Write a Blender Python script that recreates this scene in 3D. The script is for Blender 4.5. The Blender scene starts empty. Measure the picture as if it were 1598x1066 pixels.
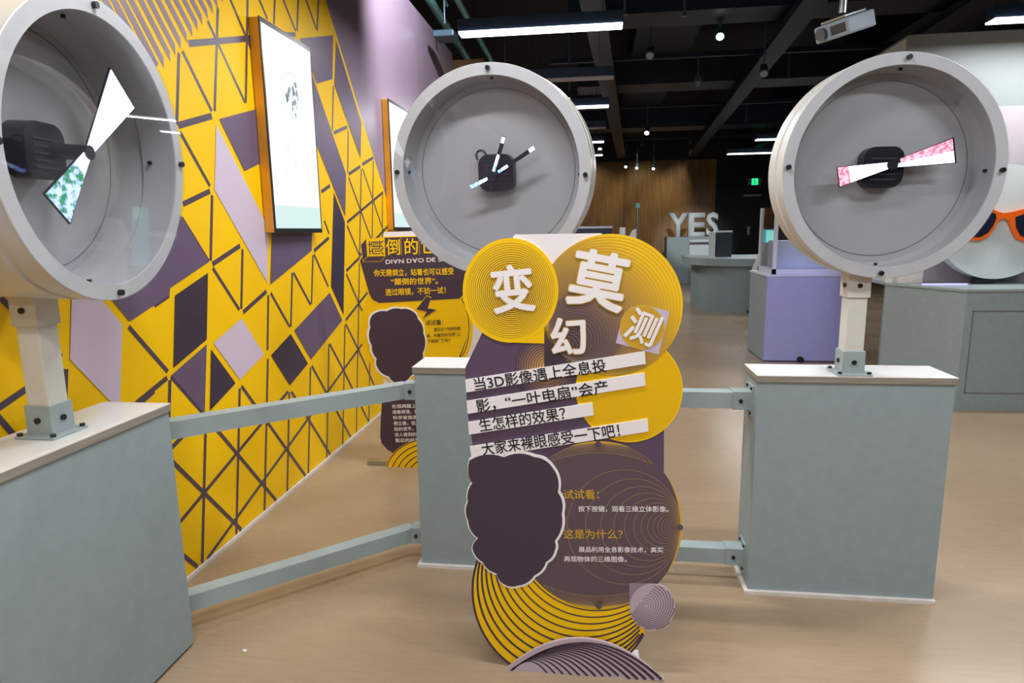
import bpy, bmesh, math, random
from mathutils import Vector, Matrix
random.seed(7)
C = bpy.context.scene.collection
PI = math.pi
rad = math.radians

# ---------------------------------------------------------------- camera
W, H, FPX = 1598, 1066, 1000.0
PITCH, ROLL, YAW, EYE = rad(9.8295), rad(-0.8736), rad(7.5024), 1.45
_Z = Matrix.Rotation(YAW, 3, 'Z')
_F = Vector((0, math.cos(PITCH), -math.sin(PITCH)))
_U = Vector((0, math.sin(PITCH), math.cos(PITCH)))
_R = Vector((1, 0, 0))
CF = _Z @ _F
CR = _Z @ (_R * math.cos(ROLL) + _U * math.sin(ROLL))
CU = _Z @ (_U * math.cos(ROLL) - _R * math.sin(ROLL))
CO = Vector((0, 0, EYE))
cam = bpy.data.cameras.new('camera')
cam.sensor_width = 36
cam.lens = 36 * FPX / W
cam.clip_start = 0.05
cam_o = bpy.data.objects.new('camera', cam)
C.objects.link(cam_o)
m = Matrix((CR, CU, -CF)).transposed().to_4x4()
m.translation = CO
cam_o.matrix_world = m
sc = bpy.context.scene
sc.camera = cam_o
sc.view_settings.view_transform = 'Standard'
sc.view_settings.look = 'None'
sc.view_settings.gamma = 1
sc.view_settings.exposure = 0.42

# ---------------------------------------------------------------- world
wd = bpy.data.worlds.new('world')
sc.world = wd
wd.use_nodes = True
wd.node_tree.nodes['Background'].inputs[0].default_value = (0.80, 0.88, 1.0, 1)
wd.node_tree.nodes['Background'].inputs[1].default_value = 0.36
LAMP_W = 26


def ray(x, y):
    return CF + CR * ((x - W / 2) / FPX) - CU * ((y - H / 2) / FPX)


def onY(x, y, Y):
    d = ray(x, y)
    return CO + d * (Y / d.y)


def onX(x, y, X):
    d = ray(x, y)
    return CO + d * (X / d.x)


def onZ(x, y, z):
    d = ray(x, y)
    return CO + d * ((z - EYE) / d.z)


# ---------------------------------------------------------------- materials
def mat(name, col, rough=0.5, metal=0.0, noise=0.0, nscale=6.0, bump=0.0, bscale=80.0, emit=None, estr=0.0, spec=0.5, coat=0.0):
    mt = bpy.data.materials.new(name)
    mt.use_nodes = True
    nt = mt.node_tree
    b = nt.nodes['Principled BSDF']
    b.inputs['Base Color'].default_value = (*col, 1)
    b.inputs['Roughness'].default_value = rough
    b.inputs['Metallic'].default_value = metal
    b.inputs['Specular IOR Level'].default_value = spec
    if coat:
        b.inputs['Coat Weight'].default_value = coat
        b.inputs['Coat Roughness'].default_value = 0.08
    if noise:
        tc = nt.nodes.new('ShaderNodeTexCoord')
        nz = nt.nodes.new('ShaderNodeTexNoise')
        nz.inputs['Scale'].default_value = nscale
        nz.inputs['Detail'].default_value = 6
        rp = nt.nodes.new('ShaderNodeValToRGB')
        rp.color_ramp.elements[0].position = 0.3
        rp.color_ramp.elements[1].position = 0.7
        rp.color_ramp.elements[0].color = (*[c * (1 - noise) for c in col], 1)
        rp.color_ramp.elements[1].color = (*[min(1, c * (1 + noise)) for c in col], 1)
        nt.links.new(tc.outputs['Object'], nz.inputs['Vector'])
        nt.links.new(nz.outputs['Fac'], rp.inputs['Fac'])
        nt.links.new(rp.outputs['Color'], b.inputs['Base Color'])
    if bump:
        tc = nt.nodes.new('ShaderNodeTexCoord')
        nz = nt.nodes.new('ShaderNodeTexNoise')
        nz.inputs['Scale'].default_value = bscale
        bp = nt.nodes.new('ShaderNodeBump')
        bp.inputs['Strength'].default_value = bump
        bp.inputs['Distance'].default_value = 0.002
        nt.links.new(tc.outputs['Object'], nz.inputs['Vector'])
        nt.links.new(nz.outputs['Fac'], bp.inputs['Height'])
        nt.links.new(bp.outputs['Normal'], b.inputs['Normal'])
    if emit:
        b.inputs['Emission Color'].default_value = (*emit, 1)
        b.inputs['Emission Strength'].default_value = estr
    return mt


def clear_mat(name, ior=1.49, tint=(0.97, 0.98, 1.0), boost=1.0):
    mt = bpy.data.materials.new(name)
    mt.use_nodes = True
    nt = mt.node_tree
    for n in list(nt.nodes):
        nt.nodes.remove(n)
    out = nt.nodes.new('ShaderNodeOutputMaterial')
    tr = nt.nodes.new('ShaderNodeBsdfTransparent')
    tr.inputs[0].default_value = (*tint, 1)
    gl = nt.nodes.new('ShaderNodeBsdfGlossy')
    gl.inputs['Roughness'].default_value = 0.015
    # Schlick reflectance, the same from both sides of the sheet
    ge = nt.nodes.new('ShaderNodeNewGeometry')
    dt = nt.nodes.new('ShaderNodeVectorMath'); dt.operation = 'DOT_PRODUCT'
    ab = nt.nodes.new('ShaderNodeMath'); ab.operation = 'ABSOLUTE'
    om = nt.nodes.new('ShaderNodeMath'); om.operation = 'SUBTRACT'; om.inputs[0].default_value = 1
    pw = nt.nodes.new('ShaderNodeMath'); pw.operation = 'POWER'; pw.inputs[1].default_value = 5
    f0 = ((ior - 1) / (ior + 1)) ** 2 * boost
    mu = nt.nodes.new('ShaderNodeMath'); mu.operation = 'MULTIPLY_ADD'
    mu.inputs[1].default_value = 1 - f0; mu.inputs[2].default_value = f0
    mx = nt.nodes.new('ShaderNodeMixShader')
    nt.links.new(ge.outputs['Normal'], dt.inputs[0]); nt.links.new(ge.outputs['Incoming'], dt.inputs[1])
    nt.links.new(dt.outputs['Value'], ab.inputs[0]); nt.links.new(ab.outputs[0], om.inputs[1])
    nt.links.new(om.outputs[0], pw.inputs[0]); nt.links.new(pw.outputs[0], mu.inputs[0])
    nt.links.new(mu.outputs[0], mx.inputs[0])
    nt.links.new(tr.outputs[0], mx.inputs[1])
    nt.links.new(gl.outputs[0], mx.inputs[2])
    nt.links.new(mx.outputs[0], out.inputs[0])
    return mt


def floor_mat():
    mt = mat('polished_resin_floor', (0.28, 0.225, 0.175), 0.22, spec=0.42)
    nt = mt.node_tree
    b = nt.nodes['Principled BSDF']
    tc = nt.nodes.new('ShaderNodeTexCoord')
    n1 = nt.nodes.new('ShaderNodeTexNoise'); n1.inputs['Scale'].default_value = 1.1; n1.inputs['Detail'].default_value = 3
    mp = nt.nodes.new('ShaderNodeMapping'); mp.inputs['Scale'].default_value = (9, 60, 1)
    n2 = nt.nodes.new('ShaderNodeTexNoise'); n2.inputs['Scale'].default_value = 1.0; n2.inputs['Detail'].default_value = 5
    r1 = nt.nodes.new('ShaderNodeValToRGB')
    r1.color_ramp.elements[0].position = 0.2; r1.color_ramp.elements[0].color = (0.315, 0.225, 0.140, 1)
    r1.color_ramp.elements[1].position = 0.8; r1.color_ramp.elements[1].color = (0.40, 0.295, 0.192, 1)
    r2 = nt.nodes.new('ShaderNodeValToRGB')
    r2.color_ramp.elements[0].position = 0.35; r2.color_ramp.elements[0].color = (0.94, 0.94, 0.94, 1)
    r2.color_ramp.elements[1].position = 0.65; r2.color_ramp.elements[1].color = (1.02, 1.02, 1.02, 1)
    mx = nt.nodes.new('ShaderNodeMixRGB'); mx.blend_type = 'MULTIPLY'; mx.inputs[0].default_value = 1
    L = nt.links.new
    L(tc.outputs['Object'], n1.inputs['Vector']); L(tc.outputs['Object'], mp.inputs['Vector']); L(mp.outputs[0], n2.inputs['Vector'])
    L(n1.outputs['Fac'], r1.inputs[0]); L(n2.outputs['Fac'], r2.inputs[0])
    L(r1.outputs[0], mx.inputs[1]); L(r2.outputs[0], mx.inputs[2]); L(mx.outputs[0], b.inputs['Base Color'])
    rr = nt.nodes.new('ShaderNodeMapRange'); rr.inputs[3].default_value = 0.17; rr.inputs[4].default_value = 0.34
    L(n1.outputs['Fac'], rr.inputs[0]); L(rr.outputs[0], b.inputs['Roughness'])
    return mt


def wood_mat():
    mt = mat('slatted_oak', (0.25, 0.14, 0.05), 0.45)
    nt = mt.node_tree
    b = nt.nodes['Principled BSDF']
    tc = nt.nodes.new('ShaderNodeTexCoord')
    mp = nt.nodes.new('ShaderNodeMapping'); mp.inputs['Scale'].default_value = (5, 5, 0.4)
    nz = nt.nodes.new('ShaderNodeTexNoise'); nz.inputs['Scale'].default_value = 2.5; nz.inputs['Detail'].default_value = 6
    rp = nt.nodes.new('ShaderNodeValToRGB')
    rp.color_ramp.elements[0].position = 0.3; rp.color_ramp.elements[0].color = (0.22, 0.115, 0.035, 1)
    rp.color_ramp.elements[1].position = 0.7; rp.color_ramp.elements[1].color = (0.40, 0.225, 0.075, 1)
    L = nt.links.new
    L(tc.outputs['Object'], mp.inputs[0]); L(mp.outputs[0], nz.inputs['Vector']); L(nz.outputs['Fac'], rp.inputs[0]); L(rp.outputs[0], b.inputs['Base Color'])
    return mt


def radial_mat(name, cx, cz, r, stops, rough=0.45):
    """printed radial blend on a panel facing -Y; stops = [(t, colour)]"""
    mt = mat(name, stops[0][1], rough)
    nt = mt.node_tree
    b = nt.nodes['Principled BSDF']
    tc = nt.nodes.new('ShaderNodeTexCoord')
    sp = nt.nodes.new('ShaderNodeSeparateXYZ')
    cb = nt.nodes.new('ShaderNodeCombineXYZ')
    ds = nt.nodes.new('ShaderNodeVectorMath'); ds.operation = 'DISTANCE'
    ds.inputs[1].default_value = (cx, 0, cz)
    dv = nt.nodes.new('ShaderNodeMath'); dv.operation = 'DIVIDE'; dv.inputs[1].default_value = r
    rp = nt.nodes.new('ShaderNodeValToRGB')
    els = rp.color_ramp.elements
    while len(els) < len(stops):
        els.new(0.5)
    for e, (t, c) in zip(els, stops):
        e.position = t
    for e, (t, c) in zip(els, stops):
        e.color = (*c, 1)
    L = nt.links.new
    L(tc.outputs['Object'], sp.inputs[0]); L(sp.outputs[0], cb.inputs[0]); L(sp.outputs[2], cb.inputs[2])
    L(cb.outputs[0], ds.inputs[0]); L(ds.outputs['Value'], dv.inputs[0]); L(dv.outputs[0], rp.inputs[0]); L(rp.outputs[0], b.inputs['Base Color'])
    return mt


def led_mat(name, c1, c2, scale, strength):
    mt = mat(name, (0.02, 0.02, 0.03), 0.4)
    nt = mt.node_tree
    b = nt.nodes['Principled BSDF']
    tc = nt.nodes.new('ShaderNodeTexCoord')
    nz = nt.nodes.new('ShaderNodeTexNoise'); nz.inputs['Scale'].default_value = scale; nz.inputs['Detail'].default_value = 3
    rp = nt.nodes.new('ShaderNodeValToRGB')
    rp.color_ramp.elements[0].position = 0.42; rp.color_ramp.elements[0].color = (*c1, 1)
    rp.color_ramp.elements[1].position = 0.56; rp.color_ramp.elements[1].color = (*c2, 1)
    L = nt.links.new
    L(tc.outputs['Object'], nz.inputs['Vector']); L(nz.outputs['Fac'], rp.inputs[0]); L(rp.outputs[0], b.inputs['Emission Color'])
    b.inputs['Emission Strength'].default_value = strength
    return mt


def edge_mat():
    """beige laminate edging with fine long streaks"""
    mt = mat('laminate_edging', (0.38, 0.34, 0.29), 0.5)
    nt = mt.node_tree
    b = nt.nodes['Principled BSDF']
    tc = nt.nodes.new('ShaderNodeTexCoord')
    mp = nt.nodes.new('ShaderNodeMapping'); mp.inputs['Scale'].default_value = (3, 3, 160)
    nz = nt.nodes.new('ShaderNodeTexNoise'); nz.inputs['Scale'].default_value = 1.5; nz.inputs['Detail'].default_value = 4
    rp = nt.nodes.new('ShaderNodeValToRGB')
    rp.color_ramp.elements[0].position = 0.3; rp.color_ramp.elements[0].color = (0.20, 0.172, 0.14, 1)
    rp.color_ramp.elements[1].position = 0.7; rp.color_ramp.elements[1].color = (0.33, 0.29, 0.24, 1)
    L = nt.links.new
    L(tc.outputs['Object'], mp.inputs[0]); L(mp.outputs[0], nz.inputs['Vector']); L(nz.outputs['Fac'], rp.inputs[0]); L(rp.outputs[0], b.inputs['Base Color'])
    return mt


M = dict(
    floor=floor_mat(), wood=wood_mat(), edge=edge_mat(),
    purple_wall=mat('purple_vinyl_wall', (0.25, 0.195, 0.265), 0.35, noise=0.05, nscale=2),
    yellow=mat('yellow_vinyl', (0.90, 0.535, 0.001), 0.5, noise=0.03, nscale=3, spec=0.22),
    line=mat('dark_purple_vinyl', (0.075, 0.05, 0.075), 0.4),
    stripe=mat('mid_purple_vinyl', (0.22, 0.15, 0.20), 0.4),
    sh_purple=mat('plum_vinyl', (0.125, 0.085, 0.15), 0.4, noise=0.05),
    sh_dark=mat('navy_vinyl', (0.040, 0.028, 0.055), 0.4, noise=0.08),
    sh_lilac=mat('lilac_vinyl', (0.60, 0.50, 0.62), 0.4),
    black=mat('black_plastic', (0.012, 0.012, 0.016), 0.32),
    dark_wall=mat('black_wall_paint', (0.008, 0.009, 0.012), 0.6),
    ceiling=mat('black_ceiling_paint', (0.008, 0.010, 0.016), 0.8, noise=0.3, nscale=1.5),
    duct=mat('dark_duct', (0.006, 0.011, 0.024), 0.5, noise=0.3, nscale=3),
    duct2=mat('blue_grey_duct', (0.006, 0.013, 0.030), 0.45, noise=0.3, nscale=3),
    teal=mat('teal_pipe', (0.22, 0.56, 0.58), 0.35, 0.3, noise=0.2),  # cyan light on the ceiling pipes put into their colour
    grey=mat('blue_grey_laminate', (0.275, 0.335, 0.345), 0.5, noise=0.04, nscale=25, bump=0.05),
    rail=mat('grey_green_steel', (0.31, 0.37, 0.375), 0.4, noise=0.06, nscale=12),
    white=mat('white_laminate', (0.68, 0.69, 0.68), 0.28, noise=0.02),
    cream=mat('cream_enamel', (0.63, 0.615, 0.56), 0.38, noise=0.04, nscale=8),
    shell=mat('satin_white_shell', (0.60, 0.58, 0.54), 0.28, noise=0.03, nscale=6, spec=0.6),
    ring=mat('ring_enamel', (0.61, 0.595, 0.575), 0.45, noise=0.05, nscale=14),
    inner=mat('grey_inner_drum', (0.41, 0.402, 0.395), 0.5, noise=0.03, nscale=5),
    seam=mat('dark_seam', (0.16, 0.16, 0.165), 0.5),
    strip=mat('worn_white_strip', (0.68, 0.62, 0.575), 0.6, noise=0.08, nscale=20),
    clear=clear_mat('clear_acrylic'),
    glass=clear_mat('case_glass', 1.45, (0.95, 0.97, 1.0)),
    led_white=led_mat('led_white', (0.75, 0.85, 1.0), (1, 1, 1), 60, 3.2),
    led_pink=led_mat('led_pink', (1.0, 0.13, 0.22), (1.0, 0.42, 0.5), 90, 1.5),
    led_green=led_mat('led_green', (0.01, 0.20, 0.07), (0.50, 0.62, 1.0), 55, 1.3),
    led_blue=led_mat('led_blue', (0.10, 0.25, 1.0), (0.75, 0.85, 1.0), 70, 2.6),
    board_purple=mat('printed_plum_board', (0.105, 0.066, 0.115), 0.42, noise=0.03),
    board_white=mat('foam_board_white', (0.84, 0.79, 0.79), 0.5),
    print_yellow=mat('printed_yellow', (0.95, 0.57, 0.002), 0.45, spec=0.3),
    print_dark=mat('printed_dark_plum', (0.060, 0.036, 0.062), 0.42),
    print_brown=mat('printed_brown_plum', (0.115, 0.074, 0.090), 0.42),
    print_gold=mat('printed_gold', (0.36, 0.23, 0.12), 0.42),
    print_ochre=mat('printed_ochre', (0.66, 0.38, 0.03), 0.42),
    print_amber=mat('printed_amber_line', (0.70, 0.385, 0.008), 0.42),
    print_white=mat('printed_white', (0.90, 0.85, 0.84), 0.45),
    print_black=mat('printed_black', (0.018, 0.014, 0.018), 0.45),
    print_lilac=mat('printed_lilac', (0.52, 0.42, 0.47), 0.42),
    print_mauve=mat('printed_mauve', (0.30, 0.22, 0.28), 0.42),
    ringline=mat('printed_ring_line', (0.62, 0.36, 0.03), 0.42),
    ringline_in=mat('printed_inner_ring_line', (0.27, 0.18, 0.14), 0.42),
    orange=mat('orange_lacquer', (0.85, 0.13, 0.01), 0.3),
    amber=mat('orange_frame_side', (0.80, 0.33, 0.02), 0.35, noise=0.25, nscale=3),
    screen=mat('lit_screen', (0.08, 0.08, 0.08), 0.2, emit=(0.95, 0.985, 1.0), estr=.80),
    screen_low=mat('lit_screen_band', (0.08, 0.08, 0.08), 0.2, emit=(0.66, 0.86, 0.84), estr=0.72),
    screen_ink=mat('lit_screen_ink', (0.08, 0.08, 0.08), 0.3, emit=(0.22, 0.32, 0.42), estr=0.45),
    screen_pale=mat('lit_screen_pale', (0.08, 0.08, 0.08), 0.3, emit=(0.62, 0.78, 0.82), estr=0.62),
    lamp=mat('lit_diffuser', (0.9, 0.9, 0.9), 0.4, emit=(1.0, 0.97, 1.0), estr=4.0),
    lamp_off=mat('unlit_diffuser', (0.35, 0.35, 0.42), 0.4),
    lamp_body=mat('navy_fixture', (0.018, 0.035, 0.075), 0.4),
    spot_lens=mat('lit_spot_lens', (0.8, 0.9, 1), 0.3, emit=(0.75, 0.95, 1.0), estr=3.0),
    spot_body=mat('blue_grey_spot', (0.06, 0.11, 0.15), 0.35, 0.3),
    green_sign=mat('lit_exit_sign', (0.02, 0.4, 0.1), 0.3, emit=(0.02, 0.9, 0.25), estr=1.3),
    red_sign=mat('red_sign', (0.35, 0.04, 0.05), 0.5),
    wallbox=mat('pale_exhibit_panel', (0.24, 0.27, 0.265), 0.5, noise=0.02),
    wallpink=mat('pale_pink_panel', (0.40, 0.35, 0.38), 0.5),
    disc=mat('pale_disc', (0.60, 0.66, 0.66), 0.45),
    lens=mat('dark_mirror_lens', (0.015, 0.02, 0.04), 0.03, spec=1.0, coat=1.0),
    metal=mat('brushed_steel', (0.45, 0.46, 0.48), 0.3, 1.0),
    proj=mat('projector_grey', (0.28, 0.34, 0.40), 0.4),
    proj_lens=mat('projector_lens', (0.02, 0.06, 0.14), 0.1, coat=1.0),
    lav=mat('lavender_plinth', (0.34, 0.36, 0.52), 0.45, noise=0.03, nscale=20),  # purple light falling on the plinth front, given as base colour
    lavcase=mat('lavender_case', (0.60, 0.64, 0.67), 0.35),
    mon=mat('dark_screen', (0.03, 0.035, 0.05), 0.35),
    cyan=mat('cyan_lit_panel', (0.1, 0.5, 0.6), 0.4, emit=(0.15, 0.6, 0.7), estr=0.5),
    monlit=mat('green_lit_screen', (0.1, 0.5, 0.4), 0.4, emit=(0.35, 0.9, 0.7), estr=1.0),
    letter=mat('white_letter', (0.70, 0.76, 0.78), 0.4),
    wire=mat('dark_wire', (0.03, 0.03, 0.035), 0.5),
    purple_edge=mat('plum_plinth_edge', (0.10, 0.07, 0.15), 0.5),
)


# ---------------------------------------------------------------- mesh helpers
class MB:
    def __init__(s):
        s.bm = bmesh.new()

    def _xf(s, vs, mx):
        if mx is not None:
            bmesh.ops.transform(s.bm, matrix=mx, verts=vs)

    def box(s, lo, hi, bev=0.0, mx=None):
        lo, hi = Vector(lo), Vector(hi)
        r = bmesh.ops.create_cube(s.bm, size=1)
        vs = r['verts']
        d = hi - lo
        for v in vs:
            v.co = Vector((lo[i] + (v.co[i] + .5) * d[i] for i in range(3)))
        if bev:
            es = list({e for v in vs for e in v.link_edges})
            rr = bmesh.ops.bevel(s.bm, geom=es, offset=bev, segments=2, affect='EDGES', profile=.5)
            vs = rr['verts']
        s._xf(vs, mx)
        return s

    def cyl(s, p0, p1, r, seg=20, r1=None, caps=True):
        p0, p1 = Vector(p0), Vector(p1)
        d = p1 - p0
        q = Vector((0, 0, 1)).rotation_difference(d.normalized()).to_matrix().to_4x4()
        q.translation = (p0 + p1) / 2
        bmesh.ops.create_cone(s.bm, cap_ends=caps, segments=seg, radius1=r, radius2=r if r1 is None else r1, depth=d.length, matrix=q)
        return s

    def prism(s, pts, ext, close=True):
        """polygon of 3-D points pushed out by vector ext"""
        ext = Vector(ext)
        a = [s.bm.verts.new(Vector(p)) for p in pts]
        b = [s.bm.verts.new(Vector(p) + ext) for p in pts]
        n = len(a)
        s.bm.faces.new(a)
        s.bm.faces.new(list(reversed(b)))
        for i in range(n):
            s.bm.faces.new([a[(i + 1) % n], a[i], b[i], b[(i + 1) % n]])
        return s

    def ring(s, outer, inner, ext):
        """two loops of equal count joined into a solid ring"""
        ext = Vector(ext)
        n = len(outer)
        L = [[s.bm.verts.new(Vector(p) + e) for p in q] for q in (outer, inner) for e in (Vector(), ext)]
        o0, o1, i0, i1 = L
        for k in range(n):
            j = (k + 1) % n
            s.bm.faces.new([o0[k], o0[j], i0[j], i0[k]])
            s.bm.faces.new([o1[j], o1[k], i1[k], i1[j]])
            s.bm.faces.new([o0[j], o0[k], o1[k], o1[j]])
            s.bm.faces.new([i0[k], i0[j], i1[j], i1[k]])
        return s

    def lathe_y(s, prof, seg=96, closed=False):
        """prof [(r, y)] spun about Y"""
        rows = []
        for r, y in prof:
            rows.append([s.bm.verts.new((r * math.cos(2 * PI * k / seg), y, r * math.sin(2 * PI * k / seg))) for k in range(seg)])
        idx = list(range(len(rows) - 1)) + ([len(rows) - 1] if closed else [])
        for i in idx:
            a, b = rows[i], rows[(i + 1) % len(rows)]
            for k in range(seg):
                j = (k + 1) % seg
                s.bm.faces.new([a[k], a[j], b[j], b[k]])
        return s

    def tube(s, pts, r, seg=8):
        pts = [Vector(p) for p in pts]
        rows = []
        for i, p in enumerate(pts):
            t = (pts[min(i + 1, len(pts) - 1)] - pts[max(i - 1, 0)]).normalized()
            up = Vector((0, 0, 1)) if abs(t.z) < .9 else Vector((1, 0, 0))
            x = t.cross(up).normalized()
            y = t.cross(x)
            rows.append([s.bm.verts.new(p + (x * math.cos(2 * PI * k / seg) + y * math.sin(2 * PI * k / seg)) * r) for k in range(seg)])
        for a, b in zip(rows, rows[1:]):
            for k in range(seg):
                j = (k + 1) % seg
                s.bm.faces.new([a[k], a[j], b[j], b[k]])
        s.bm.faces.new(rows[0])
        s.bm.faces.new(list(reversed(rows[-1])))
        return s

    def quad(s, pts):
        s.bm.faces.new([s.bm.verts.new(Vector(p)) for p in pts])
        return s

    def build(s, name, m, parent=None, smooth=False, local=False):
        bmesh.ops.recalc_face_normals(s.bm, faces=s.bm.faces[:])
        me = bpy.data.meshes.new(name)
        s.bm.to_mesh(me)
        s.bm.free()
        return link(name, me, m, parent, smooth, local)


def link(name, me, m, parent=None, smooth=False, local=False):
    me.materials.clear()
    me.materials.append(m)
    if smooth:
        me.shade_smooth()
        try:
            me.set_sharp_from_angle(angle=rad(35))
        except Exception:
            pass
    o = bpy.data.objects.new(name, me)
    C.objects.link(o)
    if parent is not None:
        o.parent = parent
        if not local:
            o.matrix_parent_inverse = WM[parent.name].inverted()
        WM[o.name] = Matrix.Identity(4) if not local else WM[parent.name].copy()
    else:
        WM[o.name] = Matrix.Identity(4)
    return o


WM = {}


def tag(o, label, cat, group=None, kind=None):
    o['label'] = label
    o['category'] = cat
    if group:
        o['group'] = group
    if kind:
        o['kind'] = kind
    return o


def thing(name, label, cat, mx=None, group=None):
    o = bpy.data.objects.new(name, None)
    C.objects.link(o)
    o.empty_display_size = .1
    if mx is None:
        mx = Matrix.Identity(4)
    elif not isinstance(mx, Matrix):
        mx = Matrix.Translation(Vector(mx))
    o.matrix_world = mx
    WM[o.name] = mx.copy()
    return tag(o, label, cat, group)


def struct(o, label, cat):
    return tag(o, label, cat, None, 'structure')


def copy_tree(root, mx, label, group=None):
    r = root.copy()
    C.objects.link(r)
    r.matrix_world = mx if isinstance(mx, Matrix) else Matrix.Translation(Vector(mx))
    WM[r.name] = r.matrix_world.copy()
    r['label'] = label
    if group:
        r['group'] = group
    for ch in list(root.children):
        c = ch.copy()
        C.objects.link(c)
        c.parent = r
        for g in ch.children:
            d = g.copy()
            C.objects.link(d)
            d.parent = c
    return r


# ================================================================ SETTING
WX = -1.72     # the left wall's face
WTOP = 3.55
WEND = 7.985
fl = MB().quad([(-6, -4, 0), (14, -4, 0), (14, 24, 0), (-6, 24, 0)]).build('floor', M['floor'])
struct(fl, 'polished tan resin floor of the exhibition hall', 'floor')
ce = MB().box((-6, -4, 4.4), (14, 24, 4.5)).build('ceiling', M['ceiling'])
struct(ce, 'black painted ceiling slab above ducts and pipes', 'ceiling')
wl = MB().box((WX - .14, -4, 0), (WX, WEND, WTOP)).build('wall_left', M['purple_wall'])
struct(wl, 'left wall in purple with yellow geometric pattern', 'wall')
we = MB().box((-6, 20, 0), (3.5, 20.2, 3.42)).build('wall_back', M['wood'])
struct(we, 'far wall clad in brown wooden boards', 'wall')
wb = MB().box((3.5, 19.9, 0), (14, 20.2, 3.42)).build('wall_back.001', M['dark_wall'])
struct(wb, 'far black wall section beside the wooden boards', 'wall')
wu = MB().box((-6, 19.7, 3.42), (14, 20.2, 4.4)).build('trim_1', M['dark_wall'])
struct(wu, 'black bulkhead strip above the far wall', 'trim')
wr = MB().box((10, -4, 0), (10.2, 20, 4.4)).build('wall_right', M['dark_wall'])
struct(wr, 'dark right wall of the hall', 'wall')
wq = MB().box((-6, -4.2, 0), (14, -4, 4.4)).build('wall_rear', mat('rear_wall_paint', (0.035, 0.037, 0.045), .6))
struct(wq, 'grey rear wall behind the viewer', 'wall')
wf = MB().box((-6.2, -4, 0), (-6, 20, 4.4)).build('wall_left.001', M['dark_wall'])
struct(wf, 'dark outer wall beyond the purple partition', 'wall')
bb = MB().box((WX, -3.9, 0), (WX + .012, WEND, .016)).build('baseboard_left', M['strip'])
struct(bb, 'thin pinkish white strip at the foot of the yellow wall', 'baseboard')
wc = MB().box((-1.95, 8.3, 0), (-1.40, 8.6, 3.55)).build('wall_left.002', M['wood'])
struct(wc, 'wood clad pier beyond the end of the purple wall', 'wall')

# ---- the pattern on the left wall
VA, VV = Vector((0.284, 0.0855)), Vector((0.069, 0.337))
VB = VA - VV


def wp(q):
    p = onX(q[0], q[1], WX)
    return Vector((p.y, p.z))


def w3(v, off):
    return (WX + off, v.x, v.y)


def wall_poly(mb, pts, off):
    mb.quad([w3(p, off) for p in pts])


ya = wp((522.7, 48.4)); yb = wp((611, 337))
dy = (yb - ya) / (yb.y - ya.y)
yt = ya + dy * (WTOP - .002 - ya.y); y0 = ya + dy * (.018 - ya.y)
mb = MB()
wall_poly(mb, [Vector((1.0, .018)), y0, yt, Vector((1.0, WTOP - .002))], .0012)
mb.build('yellow_panel', M['yellow'], wl)

mb = MB()
LW = .0096
SEGN = [0]


def seg(mb, a, b, w=LW, off=.0024):
    d = (b - a)
    if d.length < 1e-4:
        return
    d.normalize()
    n = Vector((-d.y, d.x)) * w
    SEGN[0] += 1
    wall_poly(mb, [a - n, b - n, b + n, a + n], off + 1e-5 * SEGN[0] - (.0006 if d.y < .8 else 0))


def pseg(a, b, w=LW):
    seg(mb, wp(a), wp(b), w)


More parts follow.
